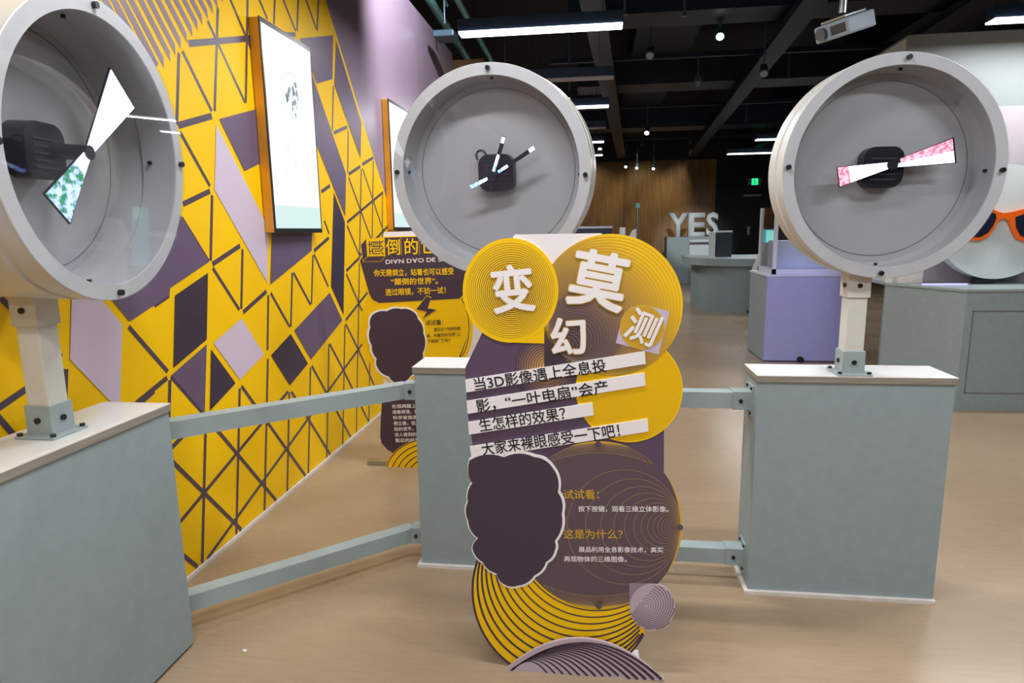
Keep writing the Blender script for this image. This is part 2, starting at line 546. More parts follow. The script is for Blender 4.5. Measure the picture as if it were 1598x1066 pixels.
for a, b, k in [
    ((278.5, 82.5), (275.3, 195), 1), ((284, 79.7), (330, 173.5), 1), ((293.5, 68), (393.5, 59.7), 1.45), ((339.4, 12.2), (334.4, 173.5), 1),
    ((323.5, 32.8), (382, 160.4), 1), ((386.9, -60), (383, 160.4), 1), ((338, -50), (396, 87), 1), ((384, -48), (417, 30), 1),
    ((430, -60), (427, 38), 1), ((277.5, 196), (330, 181), 1.45), ((422, -50), (460.8, 48.4), 1), ((467, -50), (463, 48.4), 1),
    ((459, -50), (494, 46.8), 1), ((498.5, -50), (494.5, 46.8), 1), ((440, 53.6), (460.8, 54), 1.2),
    ((280.3, 206), (327.2, 290.7), 1), ((285, 318.8), (327.2, 298.2), 1.2), ((330.4, 304.8), (328.2, 407), 1), ((331, 412.5), (374.1, 383.5), 1.2),
    ((331.4, 418.2), (373.2, 483.8), 1), ((377.9, 389), (376, 482), 1), ((378.8, 487.6), (415.4, 454.7), 1.2), ((418.2, 460.4), (416.9, 546.7), 1),
    ((421.9, 457.2), (451.5, 510), 1), ((455.6, 425.7), (453.4, 510), 1), ((457.5, 425.7), (484.3, 476), 1), ((487.9, 398.5), (485.7, 474.4), 1),
    ((489.4, 396.6), (511.9, 447.2), 1), ((489.6, 391.6), (512.8, 371.2), 1.2), ((505.7, 344.5), (513.2, 365), 1), ((501, 299.4), (514.7, 289.7), 1.2),
    ((519.8, 134), (518.2, 203.7), 1), ((520.4, 207.5), (541.4, 198), 1.2), ((543, 203.7), (542.2, 269.4), 1), ((543.7, 271.9), (562, 259.7), 1.2),
    ((564.8, 256.8), (582.2, 246), 1.2), ((543.6, 277), (582, 382), 1), ((563.4, 263.8), (560.7, 400), 1), ((565.3, 262.8), (600, 367), 1),
    ((582.2, 250.7), (580, 400), 1), ((541.3, 347), (597.6, 300), 1.1), ((596.6, 302), (596, 400), 1), ((560, 400), (610.7, 347.3), 1.1),
    ((541.3, 352), (562, 402), 1), ((540, 422.8), (562.6, 400.3), 1.1), ((540, 427.5), (577.6, 515.7), 1), ((560.7, 400), (558, 560), 1),
    ((539.1, 499.8), (575, 454), 1.1), ((539.1, 505.4), (559.8, 547.6), 1), ((578.5, 465), (577, 560), 1), ((548.5, 560), (577, 519.5), 1),
    ((513.8, 536.4), (536, 578.6), 1), ((282.8, 340), (325, 408), 1), ((240, 477), (263, 461), 1), ((265.8, 588), (318.4, 648), .8),
    ((0, 464.8), (95, 557.6), 1), ((-20, 648), (96, 569), 1.1), ((-6, 648), (30, 690), 1), ((200, 510), (261, 580), 1), ((212.5, 628.8), (260.3, 589.6), 1.1),
    ((200, 641), (212.5, 628.8), 1.1), ((240, 610), (200, 645), 1.1),
]:
    pseg(a, b, LW * k)
# long lines of the lower field: start point, direction, ending at the skirting
def down(q, d):
    a = wp(q)
    t = (a.y - .02) / -d.y if d.y < 0 else 0
    seg(mb, a, a + d * t)


for q in [(264.5, 593), (320.6, 650), (373.5, 606), (417.4, 560), (451, 612), (484, 573), (512.9, 537), (537.8, 507), (558, 545), (577, 555), (102, 576)]:
    down(q, -VV)
for q in [(449, 611), (318, 647), (294, 672), (579, 517)]:
    down(q, -VA)
for q in [(265, 717), (318, 647), (376.2, 602.5), (454, 611), (486, 571), (536, 578.6), (559.8, 547.6), (579, 517), (270, 855)]:
    down(q, VB)
mb.build('line_pattern', M['line'], wl)

mb = MB()
for k, q in enumerate([(252, 93), (261.6, 82.5), (270, 72.8), (278.5, 62.8), (287.8, 53.5), (296.3, 44), (304.7, 34.7), (312, 26), (320.7, 17.8), (328.5, 9.2), (336, 1), (343, -8)]):
    a = wp(q)
    d = wp((q[0] - 53 * .98, q[1] - 100)) - a
    t = (WTOP - .02 - a.y) / d.y
    e = a + d * min(t, 2.2)
    d.normalize()
    n = Vector((-d.y, d.x)) * .0165
    cut = wp((q[0] + 3, q[1] - 4)) - a
    wall_poly(mb, [a - n * .9 - d * .0, e - n, e + n, a + n * .9 - d * .03], .0024)
for q in [(244, 103), (236, 114), (228, 125), (220, 136), (212, 147), (204, 158)]:
    a = wp(q)
    d = wp((q[0] - 52, q[1] - 100)) - a
    e = a + d * ((WTOP - .02 - a.y) / d.y)
    d.normalize(); n = Vector((-d.y, d.x)) * .0165
    wall_poly(mb, [a - n, e - n, e + n, a + n], .0024)
mb.build('stripe_fan', M['stripe'], wl)
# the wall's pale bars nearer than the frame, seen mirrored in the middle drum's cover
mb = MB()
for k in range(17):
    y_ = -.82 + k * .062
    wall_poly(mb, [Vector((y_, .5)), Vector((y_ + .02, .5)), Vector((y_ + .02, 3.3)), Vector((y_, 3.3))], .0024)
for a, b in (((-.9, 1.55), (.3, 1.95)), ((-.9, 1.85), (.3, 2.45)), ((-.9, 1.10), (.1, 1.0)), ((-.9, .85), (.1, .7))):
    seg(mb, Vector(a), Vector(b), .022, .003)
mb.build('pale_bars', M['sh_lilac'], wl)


def shapes(name, polys, m):
    b = MB()
    for p in polys:
        wall_poly(b, [wp(q) for q in p], .0036)
    b.build(name, m, wl)


shapes('plum_shapes', [
    [(467.5, 59.7), (518.9, 55.2), (518.2, 123.4), (493.4, 130.6)],
    [(524, 63), (563.2, 191), (562, 247), (521.3, 133)],
    [(484, 112), (487.5, 120), (515, 200), (539.4, 271.3), (538, 338), (496.3, 233.8), (484, 200)],
    [(341.3, 185.8), (404.2, 168.9), (411, 252), (380.7, 267.2)],
    [(424.5, 330), (487, 330), (485.7, 391), (421, 444.4)],
    [(262, 306), (325.4, 408.4), (264.3, 449.5), (263.4, 460.4), (201.1, 501.9), (128, 412)],
    [(321.6, 537.3), (318.4, 646.4), (265.8, 586)],
    [(513.8, 456.6), (533.5, 499.8), (484.6, 561.3), (458.5, 515.7)]], M['sh_purple'])
shapes('navy_shapes', [
    [(520.3, 300.4), (537.6, 346.4), (535.4, 491.3), (516, 447)],
    [(272, 461.3), (323.5, 425.7), (321.6, 529.8), (269.5, 574)],
    [(328.4, 545), (366.7, 598), (326.5, 641.4)],
    [(452.8, 521), (479.9, 567.2), (451.6, 601.5), (422, 554.5)]], M['sh_dark'])
shapes('lilac_shapes', [
    [(336.5, 194), (417.8, 355.4), (416.4, 441.6), (333.8, 296.3)],
    [(376, 497), (411, 553), (373.5, 592.4), (332, 535.4)],
    [(111.8, 411), (189.4, 507), (185.7, 642), (107.7, 560.7)]], M['sh_lilac'])
# ================================================================ PEDESTALS, RAILS
PZ = .895


def pedestal(name, label, x0, x1, y0, y1, face, skirt=True):
    """box cabinet with a laminated top; face = side that looks at the visitor"""
    t = thing(name, label, 'pedestal', ((x0 + x1) / 2, (y0 + y1) / 2, 0), 'grey pedestals of the fan displays')
    MB().box((x0, y0, 0.012), (x1, y1, PZ - .026), .002).build('cabinet_body', M['grey'], t)
    e = .006
    MB().box((x0 - e, y0 - e, PZ - .027), (x1 + e, y1 + e, PZ - .001), .002).build('edge_band', M['edge'], t)
    b = .016
    top = MB().box((x0 - e + b, y0 - e + b, PZ - .004), (x1 + e - b, y1 + e - b, PZ + .0006)).build('laminate_top', M['white'], t)
    fr = MB()
    o = [(x0 - e, y0 - e, PZ - .002), (x1 + e, y0 - e, PZ - .002), (x1 + e, y1 + e, PZ - .002), (x0 - e, y1 + e, PZ - .002)]
    i = [(x0 - e + b, y0 - e + b, PZ - .002), (x1 + e - b, y0 - e + b, PZ - .002), (x1 + e - b, y1 + e - b, PZ - .002), (x0 - e + b, y1 + e - b, PZ - .002)]
    fr.ring(o, i, (0, 0, .0026)).build('top_border', M['strip'], t)
    if skirt:
        s = .016
        f = MB()
        o = [(x0 - s, y0 - s, .0), (x1 + s * .2, y0 - s, .0), (x1 + s * .2, y1 + s, .0), (x0 - s, y1 + s, .0)]
        i = [(x0 + .002, y0 + .002, .0), (x1 - .002, y0 + .002, .0), (x1 - .002, y1 - .002, .0), (x0 + .002, y1 - .002, .0)]
        f.ring(o, i, (0, 0, .014)).build('skirting_strip', M['strip'], t)
    return t


pedestal('display_pedestal', 'grey pedestal at the left, in front of the yellow wall', -1.655, -1.42, 1.216, 1.916, 'x', False)
pedestal('display_pedestal', 'grey pedestal half hidden behind the large yellow and purple sign', -.75, -.05, 2.54, 2.745, 'y')
pedestal('display_pedestal', 'grey pedestal at the right with the fully visible front', .615, 1.309, 2.47, 2.675, 'y')


def rail(label, pts, z, sockets):
    t = thing('barrier_rail', label, 'rail', (pts[0][0], pts[0][1], 0), 'grey rails between the pedestals')
    h = .032
    a, b = Vector((*pts[0], z)), Vector((*pts[1], z))
    d = (b - a).normalized()
    n = Vector((-d.y, d.x, 0)) * h
    u = Vector((0, 0, h))
    MB().prism([a - n - u, a + n - u, a + n + u, a - n + u], b - a).build('tube', M['rail'], t)
    for p, dr, ln in sockets:          # socket leaves the pedestal face along dr
        p = Vector((*p, z)); dr = Vector((*dr, 0))
        n2 = Vector((-dr.y, dr.x, 0))
        hh = h + .004
        MB().prism([p - n2 * hh + Vector((0, 0, -hh)), p + n2 * hh + Vector((0, 0, -hh)), p + n2 * hh + Vector((0, 0, hh)), p - n2 * hh + Vector((0, 0, hh))], dr * ln).build('socket', M['rail'], t)
        w2, hz = .044, .062
        pl = MB().prism([p - n2 * w2 + Vector((0, 0, -hz)), p + n2 * w2 + Vector((0, 0, -hz)), p + n2 * w2 + Vector((0, 0, hz)), p - n2 * w2 + Vector((0, 0, hz))], dr * .005).build('flange_plate', M['rail'], t)
        for sx in (-1, 1):
            for sz in (-1, 1):
                q = p + n2 * (.032 * sx) + Vector((0, 0, .05 * sz)) + dr * .005
                MB().cyl(q, q + dr * .006, .006, 10).build('bolt', M['black'], pl)
        q = p + dr * (ln * .6) - n2 * hh if (p - n2).y < (p + n2).y else p + dr * (ln * .6) + n2 * hh
        nn = -n2 if (p - n2).y < (p + n2).y else n2
        MB().cyl(q, q + nn * .005, .008, 12).build('bolt', M['black'], t)
    return t


for z, wname in ((.775, 'upper'), (.112, 'lower')):
    rail('%s grey rail crossing in front of the yellow wall' % wname, [(-1.535, 1.975), (-.815, 2.628)], z,
         [((-.75, 2.628), (-1, 0), .062), ((-1.535, 1.916), (0, 1), .055)])
    rail('%s grey rail running from behind the sign to the right pedestal' % wname, [(-.0, 2.575), (.565, 2.575)], z,
         [((.615, 2.575), (-1, 0), .075), ((-.05, 2.575), (1, 0), .075)])


# ================================================================ FAN DRUMS
def rrect(w, h, r, n=6, cx=0, cy=0):
    out = []
    for sx, sy, a0 in ((1, 1, 0), (-1, 1, 90), (-1, -1, 180), (1, -1, 270)):
        for k in range(n + 1):
            a = rad(a0 + 90 * k / n)
            out.append((cx + sx * (w / 2 - r) + r * math.cos(a), cy + sy * (h / 2 - r) + r * math.sin(a)))
    return out


def drum(label, loc, psi, tau, ph, R, D, din, pole, fan, pole_top=1.40):
    n = Vector((math.sin(psi) * math.cos(tau), -math.cos(psi) * math.cos(tau), math.sin(tau)))
    r = Vector((math.cos(psi), math.sin(psi), 0))
    u = r.cross(n) * -1
    if u.z < 0:
        u = -u
    mx = Matrix((r, -n, u)).transposed().to_4x4()
    mx.translation = Vector(loc)
    t = thing('hologram_fan_display', label, 'display', mx, 'round drum fan displays on poles')
    Ri = R * .892
    s = MB().lathe_y([(R * .9, .004), (R, .004), (R, .046), (R * .985, .049), (R * .985, .075), (R * 1.0, .078), (R * 1.0, D - .006), (R * .985, D), (.001, D)])
    s.build('drum_shell', M['shell'], t, True, True)
    MB().lathe_y([(Ri, 0), (R - .002, 0), (R, .002), (R, .005), (Ri, .005)], closed=True).build('front_ring', M['ring'], t, True, True)
    iw = MB().lathe_y([(Ri, .005), (Ri - .002, din * .55), (Ri + .004, din * .58), (Ri - .008, din), (.001, din)]).build('inner_drum', M['inner'], t, True, True)
    MB().lathe_y([(R * .80, din - .0012), (R * .806, din - .0012), (R * .806, din - .0002), (R * .80, din - .0002)], closed=True).build('seam', M['seam'], iw, True, True)
    cv = MB().lathe_y([(.0005, -.0065), (R * .996, -.0065), (R * .996, -.0015), (.0005, -.0015)]).build('clear_cover', M['clear'], t, False, True)
    for k in range(4):
        a = ph + k * PI / 2
        p = Vector((math.cos(a), 0, math.sin(a))) * (R * .95)
        MB().cyl(p + Vector((0, -.012, 0)), p + Vector((0, -.001, 0)), .0085, 14).build('screw', M['black'], t, True, True)
        p2 = Vector((math.cos(a), 0, math.sin(a))) * (Ri - .003) + Vector((0, din * .42, 0))
        MB().cyl(p2, p2 - Vector((math.cos(a), 0, math.sin(a))) * .008, .006, 10).build('screw', M['black'], iw, True, True)
    # motor, shaft, rotor
    hub = fan['hub']
    hx, hz = hub
    hb = MB()
    hb.prism([(x, din - .002, z) for x, z in rrect(.142, .142, .042, 6, hx, hz)], (0, -fan.get('deep', .045), 0))
    hb = hb.build('motor_housing', M['black'], t, False, True)
    g = MB()
    for k in range(5):
        zz = hz - .045 + k * .018
        g.box((hx - .045, din - fan.get('deep', .045) - .005, zz), (hx + .045, din - fan.get('deep', .045) - .001, zz + .006))
    g.build('cooling_fins', M['wire'], hb, False, True)
    cx, cz, dep = fan['c']
    MB().cyl((hx * .5 + cx * .5, din - .04, hz * .5 + cz * .5), (cx, dep + .006, cz), fan.get('sr', .017), 20).build('shaft', M['black'], hb, True, True)
    MB().cyl((cx, dep + .008, cz), (cx, dep - .006, cz), .019, 20).build('rotor_hub', M['black'], hb, True, True)
    if fan.get('loop'):
        lp = MB()
        lx, lz = fan['loop']
        lp.tube([(lx + .02 * math.cos(rad(a)), din - .03, lz + .02 * math.sin(rad(a))) for a in range(-40, 231, 15)], .0045)
        lp.build('hanging_loop', M['black'], hb, True, True)
    for ang, ln, w0, w1, leds in fan['blades']:
        a = rad(ang)
        d = Vector((math.cos(a), 0, math.sin(a))); q = Vector((-math.sin(a), 0, math.cos(a)))
        c0 = Vector((cx, dep, cz))
        P = lambda s_, t_: c0 + d * s_ + q * t_
        wd_ = lambda s_: w0 + (w1 - w0) * s_ / ln
        bl = MB().prism([P(.0, -w0), P(ln, -w1), P(ln, w1), P(0, w0)], (0, .005, 0)).build('fan_blade', M['black'], hb, False, True)
        for s0, s1, t0, t1, mt in leds:   # t in units of the blade's half width
            MB().prism([P(s0, t0 * wd_(s0)), P(s1, t0 * wd_(s1)), P(s1, t1 * wd_(s1)), P(s0, t1 * wd_(s0))], (0, -.0016, 0)).build('led_strip', M[mt], hb, False, True)
    # pole
    px_, py_ = pole
    MBp = MB().box((px_ - .034, py_ - .034, PZ + .02), (px_ + .034, py_ + .034, pole_top), .004)
    MBp.build('pole', M['cream'], t)
    sk = MB().box((px_ - .040, py_ - .040, PZ + .002), (px_ + .040, py_ + .040, PZ + .092), .002).build('pole_socket', M['rail'], t)
    fp = MB().box((px_ - .062, py_ - .062, PZ + .0008), (px_ + .062, py_ + .062, PZ + .008), .002).build('base_flange', M['rail'], t)
    for sx in (-1, 1):
        for sy in (-1, 1):
            p = Vector((px_ + sx * .052, py_ + sy * .052, PZ + .008))
            MB().cyl(p, p + Vector((0, 0, .008)), .0075, 10).build('bolt', M['black'], fp)
    for p, dd in (((px_, py_ - .040, PZ + .05), (0, -.006, 0)), ((px_ + .040, py_, PZ + .05), (.006, 0, 0)), ((px_ - .040, py_ - .0, PZ + .05), (-.006, 0, 0))):
        p = Vector(p)
        MB().cyl(p, p + Vector(dd), .0085, 12).build('bolt', M['black'], sk)
    return t, (px_, py_)


t1, _ = drum('tall round fan display at the left with white and green lit blades', (-1.285, 1.603, 1.663), rad(96.213), rad(-2.89), rad(1.84), .385, .30, .19, (-1.545, 1.585),
             dict(hub=(-.045, .0), deep=.06, c=(-.002, .004, .047), sr=.02,
                  blades=[(49, .258, .012, .070, [(.012, .256, -.92, .92, 'led_white')]), (229, .20, .012, .055, [(.012, .06, -.9, .9, 'led_white'), (.06, .197, -.92, .92, 'led_green')])]), 1.36)
t2, _ = drum('round fan display behind the large sign with thin blue lit blades', (-.411, 2.497, 1.667), rad(-7.687), rad(-5.432), rad(-2.8), .395, .145, .115, (-.40, 2.635 - .04),
             dict(hub=(.010, .0), c=(.004, -.012, .035), loop=(-.052, .068), sr=.013,
                  blades=[(69, .155, .006, .008, [(.02, .085, -.8, .8, 'led_blue'), (.13, .152, -.8, .8, 'led_white')]), (249 - 46, .10, .006, .010, [(.02, .098, -.8, .8, 'led_blue')]),
                          (30, .20, .006, .008, [(.03, .075, -.8, .8, 'led_blue'), (.175, .198, -.9, .9, 'led_white')])]), 1.29)
t3, _ = drum('round fan display at the right with red and white lit blades', (1.022, 2.439, 1.641), rad(4.614), rad(-1.652), rad(-1.85), .38, .145, .10, (.96, 2.53),
             dict(hub=(-.010, .008), c=(.008, .015, .032), sr=.016,
                  blades=[(12, .215, .010, .045, [(.012, .208, -.93, -.02, 'led_white'), (.03, .208, 0.0, .93, 'led_pink')]),
                          (192, .185, .010, .036, [(.012, .145, -.93, .93, 'led_white'), (.147, .183, -.93, .93, 'led_pink')])]), 1.28)
for t, (px_, py_), zt in ((t1, (-1.545, 1.585), 1.285), (t3, (.96, 2.53), 1.262)):
    k = MB().box((px_ - .040, py_ - .040, zt - .075), (px_ + .040, py_ + .040, zt + .02), .002).build('pole_collar', M['cream'], t)
    p = Vector((px_, py_ - .040, zt - .03))
    MB().cyl(p, p + Vector((0, -.006, 0)), .0085, 12).build('bolt', M['black'], k)
    p = Vector((px_ - .040, py_ - .012, zt - .03))
    MB().cyl(p, p + Vector((-.006, 0, 0)), .0085, 12).build('bolt', M['black'], k)


# ================================================================ SIGNS
def plate(name, poly, Y, th, m, parent, off=0.0):
    return MB().prism([onY(x, y, Y) - Vector((0, off, 0)) for x, y in poly], (0, th, 0)).build(name, m, parent)


def circ(cx, cy, rx, ry=None, n=72, a0=0, a1=360):
    ry = ry or rx
    return [(cx + rx * math.cos(rad(a0 + (a1 - a0) * k / n)), cy + ry * math.sin(rad(a0 + (a1 - a0) * k / n))) for k in range(n if a1 - a0 == 360 else n + 1)]


def stroke(mb, pts, w, Y, off, inside=None, closed=True):
    """flat printed line through picture points, w px wide"""
    n = len(pts)
    rng = range(n if closed else n - 1)
    for k in rng:
        a, b = pts[k], pts[(k + 1) % n]
        if inside and not (inside(*a) and inside(*b)):
            continue
        dx, dy_ = b[0] - a[0], b[1] - a[1]
        l = math.hypot(dx, dy_)
        if l < 1e-6:
            continue
        nx, ny = -dy_ / l * w / 2, dx / l * w / 2
        ex, ey = dx / l * .15 * w, dy_ / l * .15 * w
        q = [(a[0] - nx - ex, a[1] - ny - ey), (b[0] - nx + ex, b[1] - ny + ey), (b[0] + nx + ex, b[1] + ny + ey), (a[0] + nx - ex, a[1] + ny - ey)]
        mb.quad([onY(x, y, Y) - Vector((0, off, 0)) for x, y in q])


_tc = {}


def text_mesh(body, weight=0.0, fat=0.0):
    cu = bpy.data.curves.new('t', 'FONT')
    cu.body = body
    cu.size = 1
    cu.offset = fat
    cu.resolution_u = 3
    o = bpy.data.objects.new('t', cu)
    C.objects.link(o)
    dg = bpy.context.evaluated_depsgraph_get()
    dg.update()
    me = bpy.data.meshes.new_from_object(o.evaluated_get(dg))
    bpy.data.objects.remove(o)
    if weight:      # a bolder cut: the same letter shifted all round by its weight
        b0 = bmesh.new(); b0.from_mesh(me)
        src = b0.faces[:]
        N = 12 if weight > .02 else 6
        for k in range(N):
            g = bmesh.ops.duplicate(b0, geom=src)
            d = Vector((math.cos(2 * PI * k / N), math.sin(2 * PI * k / N), 0)) * weight + Vector((0, 0, k + 1))
            bmesh.ops.translate(b0, vec=d, verts=[v for v in g['geom'] if isinstance(v, bmesh.types.BMVert)])
        b0.to_mesh(me); b0.free()
    xs = [v.co.x for v in me.vertices]; ys = [v.co.y for v in me.vertices]
    return me, min(xs), max(xs), min(ys), max(ys)


def text_line(name, body, p0, p1, Y, m, parent, off, weight=.0, hpx=None):
    """baseline from picture point p0 to p1 on the plane at Y"""
    me, x0, x1, y0, y1 = text_mesh(body, weight)
    A, B = onY(*p0, Y), onY(*p1, Y)
    ex = (B - A) / (x1 - x0)
    ez = Vector((-ex.z, 0, ex.x))
    if hpx:
        T = onY(p0[0], p0[1] - hpx, Y)
        ez = ez.normalized() * ((T - A).length / .88)
    for v in me.vertices:
        v.co = A + ex * (v.co.x - x0) + ez * v.co.y - Vector((0, off + v.co.z * 4e-5, 0))
    return link(name, me, m, parent)


def text_char(name, ch, c, hpx, rot, Y, m, parent, off, weight=0., sx=1., mirror=False):
    me, x0, x1, y0, y1 = text_mesh(ch, weight)
    P = onY(*c, Y)
    k = (onY(c[0], c[1] - 1, Y) - P).length * hpx / .92
    cx, cy = (x0 + x1) / 2, (y0 + y1) / 2
    ca, sa = math.cos(rad(rot)), math.sin(rad(rot))
    for v in me.vertices:
        x, y = (v.co.x - cx) * sx * (-1 if mirror else 1), v.co.y - cy
        v.co = P + Vector(((x * ca - y * sa) * k, -off - v.co.z * 4e-5, (x * sa + y * ca) * k))
    return link(name, me, m, parent)


def cloud(pts, n=5, bulge=.16):
    """closed outline with rounded bumps between the given points"""
    out = []
    N = len(pts)
    ccx = sum(p[0] for p in pts) / N; ccy = sum(p[1] for p in pts) / N
    for i in range(N):
        a, b = pts[i], pts[(i + 1) % N]
        mx_, my_ = (a[0] + b[0]) / 2, (a[1] + b[1]) / 2
        dx, dy_ = b[0] - a[0], b[1] - a[1]
        nx, ny = dy_, -dx
        if (mx_ + nx * .01 - ccx) ** 2 + (my_ + ny * .01 - ccy) ** 2 < (mx_ - ccx) ** 2 + (my_ - ccy) ** 2:
            nx, ny = -nx, -ny
        for k in range(n):
            t = k / n
            h = bulge * 4 * t * (1 - t)
            out.append((a[0] + dx * t + nx * h, a[1] + dy_ * t + ny * h))
    return out


def grow(pts, d):
    N = len(pts)
    ccx = sum(p[0] for p in pts) / N; ccy = sum(p[1] for p in pts) / N
    return [(x + (x - ccx) / max(1e-6, math.hypot(x - ccx, y - ccy)) * d, y + (y - ccy) / max(1e-6, math.hypot(x - ccx, y - ccy)) * d) for x, y in pts]


SY = 1.93
sg = thing('information_sign', 'large cutout sign with yellow discs, white text strips and striped base in the foreground', 'sign', (onY(930, 1040, SY).x, SY, 0))
e = .0008
# backing boards
plate('white_backing', [(803, 366), (938, 364), (948, 372), (900, 470), (850, 520), (800, 460), (796, 378)], SY, .008, M['board_white'], sg)
plate('plum_board', [(757, 510), (726, 574), (729, 640), (741, 716), (744, 770), (800, 860), (1000, 860), (1036, 780), (1036, 640), (1000, 520), (860, 470)], SY, .008, M['board_purple'], sg, e)
# orange glow circle on the plum board
gc = onY(851, 572, SY)
gm = radial_mat('printed_glow', gc.x, gc.z, .105, [(0, (.72, .40, .10)), (.45, (.36, .19, .09)), (.85, (.12, .075, .11)), (1, (.07, .045, .075))])
plate('glow_circle', circ(851, 574, 50, 57), SY, .004, gm, sg, 2 * e)
mb = MB()
for r in range(6, 50, 4):
    stroke(mb, circ(851, 574 - (50 - r) * .1, r, r * 1.1), .9, SY, 2 * e + .0004)
mb.build('glow_rings', M['print_dark'], sg)
# lower yellow disc
p = plate('yellow_disc', circ(982, 607, 83.5, 83), SY, .009, M['print_yellow'], sg, 3 * e)
mb = MB()
for k in range(30):
    t = (k + 1) / 31
    stroke(mb, circ(982 - (1 - t) * 12, 607 - (1 - t) * 8, 83 * t, 82.5 * t, 64), .75, SY, 3 * e + .0004)
mb.build('printed_rings', M['print_amber'], p)
# upper right large disc
c0, c1, RR = (872, 552), (954, 475.5), 111.5
bc = onY(856, 568, SY)
bm_ = radial_mat('printed_large_disc', bc.x, bc.z, .46, [(0, (.045, .03, .045)), (.25, (.075, .048, .060)), (.42, (.13, .08, .075)), (.6, (.33, .19, .075)), (.78, (.62, .355, .03)), (.93, (.94, .56, .004))])
poly = circ(954, 475.5, 111.5, 110.5, 72, -172, 118) + [(905, 582), (849.5, 592), (849.5, 505)]
big = plate('large_yellow_disc', poly, SY, .009, bm_, sg, 4 * e)
for lo_, hi_, mt_ in ((0, 22, 'ringline_in'), (22, 40, 'ringline')):
    mb = MB()
    for k in range(lo_, hi_):
        t = (k + 1) / 41
        cx_, cy_ = c0[0] + (c1[0] - c0[0]) * t, c0[1] + (c1[1] - c0[1]) * t
        stroke(mb, circ(cx_, cy_, RR * t, 110.5 * t, 72), .8, SY, 4 * e + .0004)
    mb.build('printed_rings', M[mt_], big)
# upper left disc
ld = plate('small_yellow_disc', circ(797, 453, 74.5, 81.5, 72), SY, .009, M['print_yellow'], sg, 5 * e)
plate('disc_tail', [(797, 534.4), (849.5, 535.8), (849.5, 500), (840, 480), (790, 520)], SY, .008, M['print_yellow'], sg, 4.6 * e)
mb = MB()
for k in range(22):
    r = 5 + k * 3.0
    t = r / 70
    stroke(mb, circ(800.5 - 3.5 * t, 455 - 2 * t, r, r * (1 + .09 * t), 64), 1.75 - 1.35 * t, SY, 5 * e + .0004)
mb.build('printed_rings', M['print_dark'], ld)
# tilted square with small disc
sq = plate('tilted_square', [(985, 479), (1018, 479), (1044.6, 486), (1027.5, 553), (960.9, 535), (969, 503)], SY, .004, M['sh_lilac'], sg, 5 * e)
plate('ochre_disc', circ(1001.8, 510.5, 34.5, 34.5, 48), SY, .003, M['print_ochre'], sg, 6 * e)
mb = MB()
for r in range(6, 33, 4):
    stroke(mb, circ(1001.8, 510.5, r, r, 40), .5, SY, 6 * e + .0004)
mb.build('printed_rings', M['print_amber'], sq)
# big characters
for ch, c, h, rot, sx in (('变', (800.5, 450.5), 70, 5, .92), ('莫', (934, 437), 86, -11, .98), ('幻', (887, 524), 57, 4, .95), ('测', (1003, 510), 50, -22, .95)):
    if ch != '测':
        text_char('character_outline', ch, c, h, rot, SY, M['print_ochre'], sg, 7 * e, .044, sx)
    text_char('title_character', ch, c, h, rot, SY, M['print_white'], sg, 7 * e + .0008, .027 if ch != '测' else .02, sx)
# text strips
strips = [
    ([(726.6, 591.9), (1005.8, 547.7), (1007.5, 567.4), (728.3, 611.8)], '当3D影像遇上全息投', (742, 607.5), (947, 577.5)),
    ([(728.8, 625), (1005.3, 581.2), (1007.3, 601.3), (730.3, 645.1)], '影，“一叶电扇”会产', (745.5, 641.5), (950, 610.5)),
    ([(731, 657.8), (924.3, 627.6), (926.5, 647.3), (732.5, 677.5)], '生怎样的效果？', (750, 671.5), (884, 652)),
    ([(733.6, 695.9), (1010.2, 652.8), (1011.9, 672.5), (737, 716)], '大家来裸眼感受一下吧！', (754, 708.5), (968, 678.5))]
for pl, body, a, b in strips:
    s = plate('text_strip', pl, SY, .004, M['print_white'], sg, 8 * e)
    text_line('strip_text', body, a, b, SY, M['print_black'], s, 8 * e + .0005, .012, 19)
# dark disc with line arcs
DC = (934, 818)
dk = plate('dark_disc', circ(DC[0], DC[1], 130, 130, 96), SY, .009, M['print_brown'], sg, 6.4 * e)
mb = MB()
ins = lambda x, y: (x - DC[0]) ** 2 + (y - DC[1]) ** 2 < 129.6 ** 2
r = 89.
while r > 3.5:
    stroke(mb, circ(1063 - r, 821, r, r, 64), .8, SY, 6.4 * e + .0004, ins)
    r *= .84
for k in range(34):
    r = 4 * 1.16 ** k
    if r > 420:
        break
    stroke(mb, circ(933.5, 688.5 + r, r, r, 160), .7, SY, 6.4 * e + .0004, lambda x, y: ins(x, y) and y < 706 + (x - 933) ** 2 / 420)
    stroke(mb, circ(934.5, 947.5 - r, r, r, 160), .7, SY, 6.4 * e + .0004, lambda x, y: ins(x, y) and y > 929 - (x - 934) ** 2 / 420)
for R1 in (148, 190, 250):
    stroke(mb, circ(1063 - R1, 821, R1, R1, 128), .8, SY, 6.4 * e + .0004, ins)
stroke(mb, [(x, 706 + (x - 933) ** 2 / 420) for x in range(850, 1020, 6)], .8, SY, 6.4 * e + .0004, ins, False)
stroke(mb, [(x, 929 - (x - 934) ** 2 / 420) for x in range(850, 1020, 6)], .8, SY, 6.4 * e + .0004, ins, False)
mb.build('line_arcs', M['print_gold'], dk)
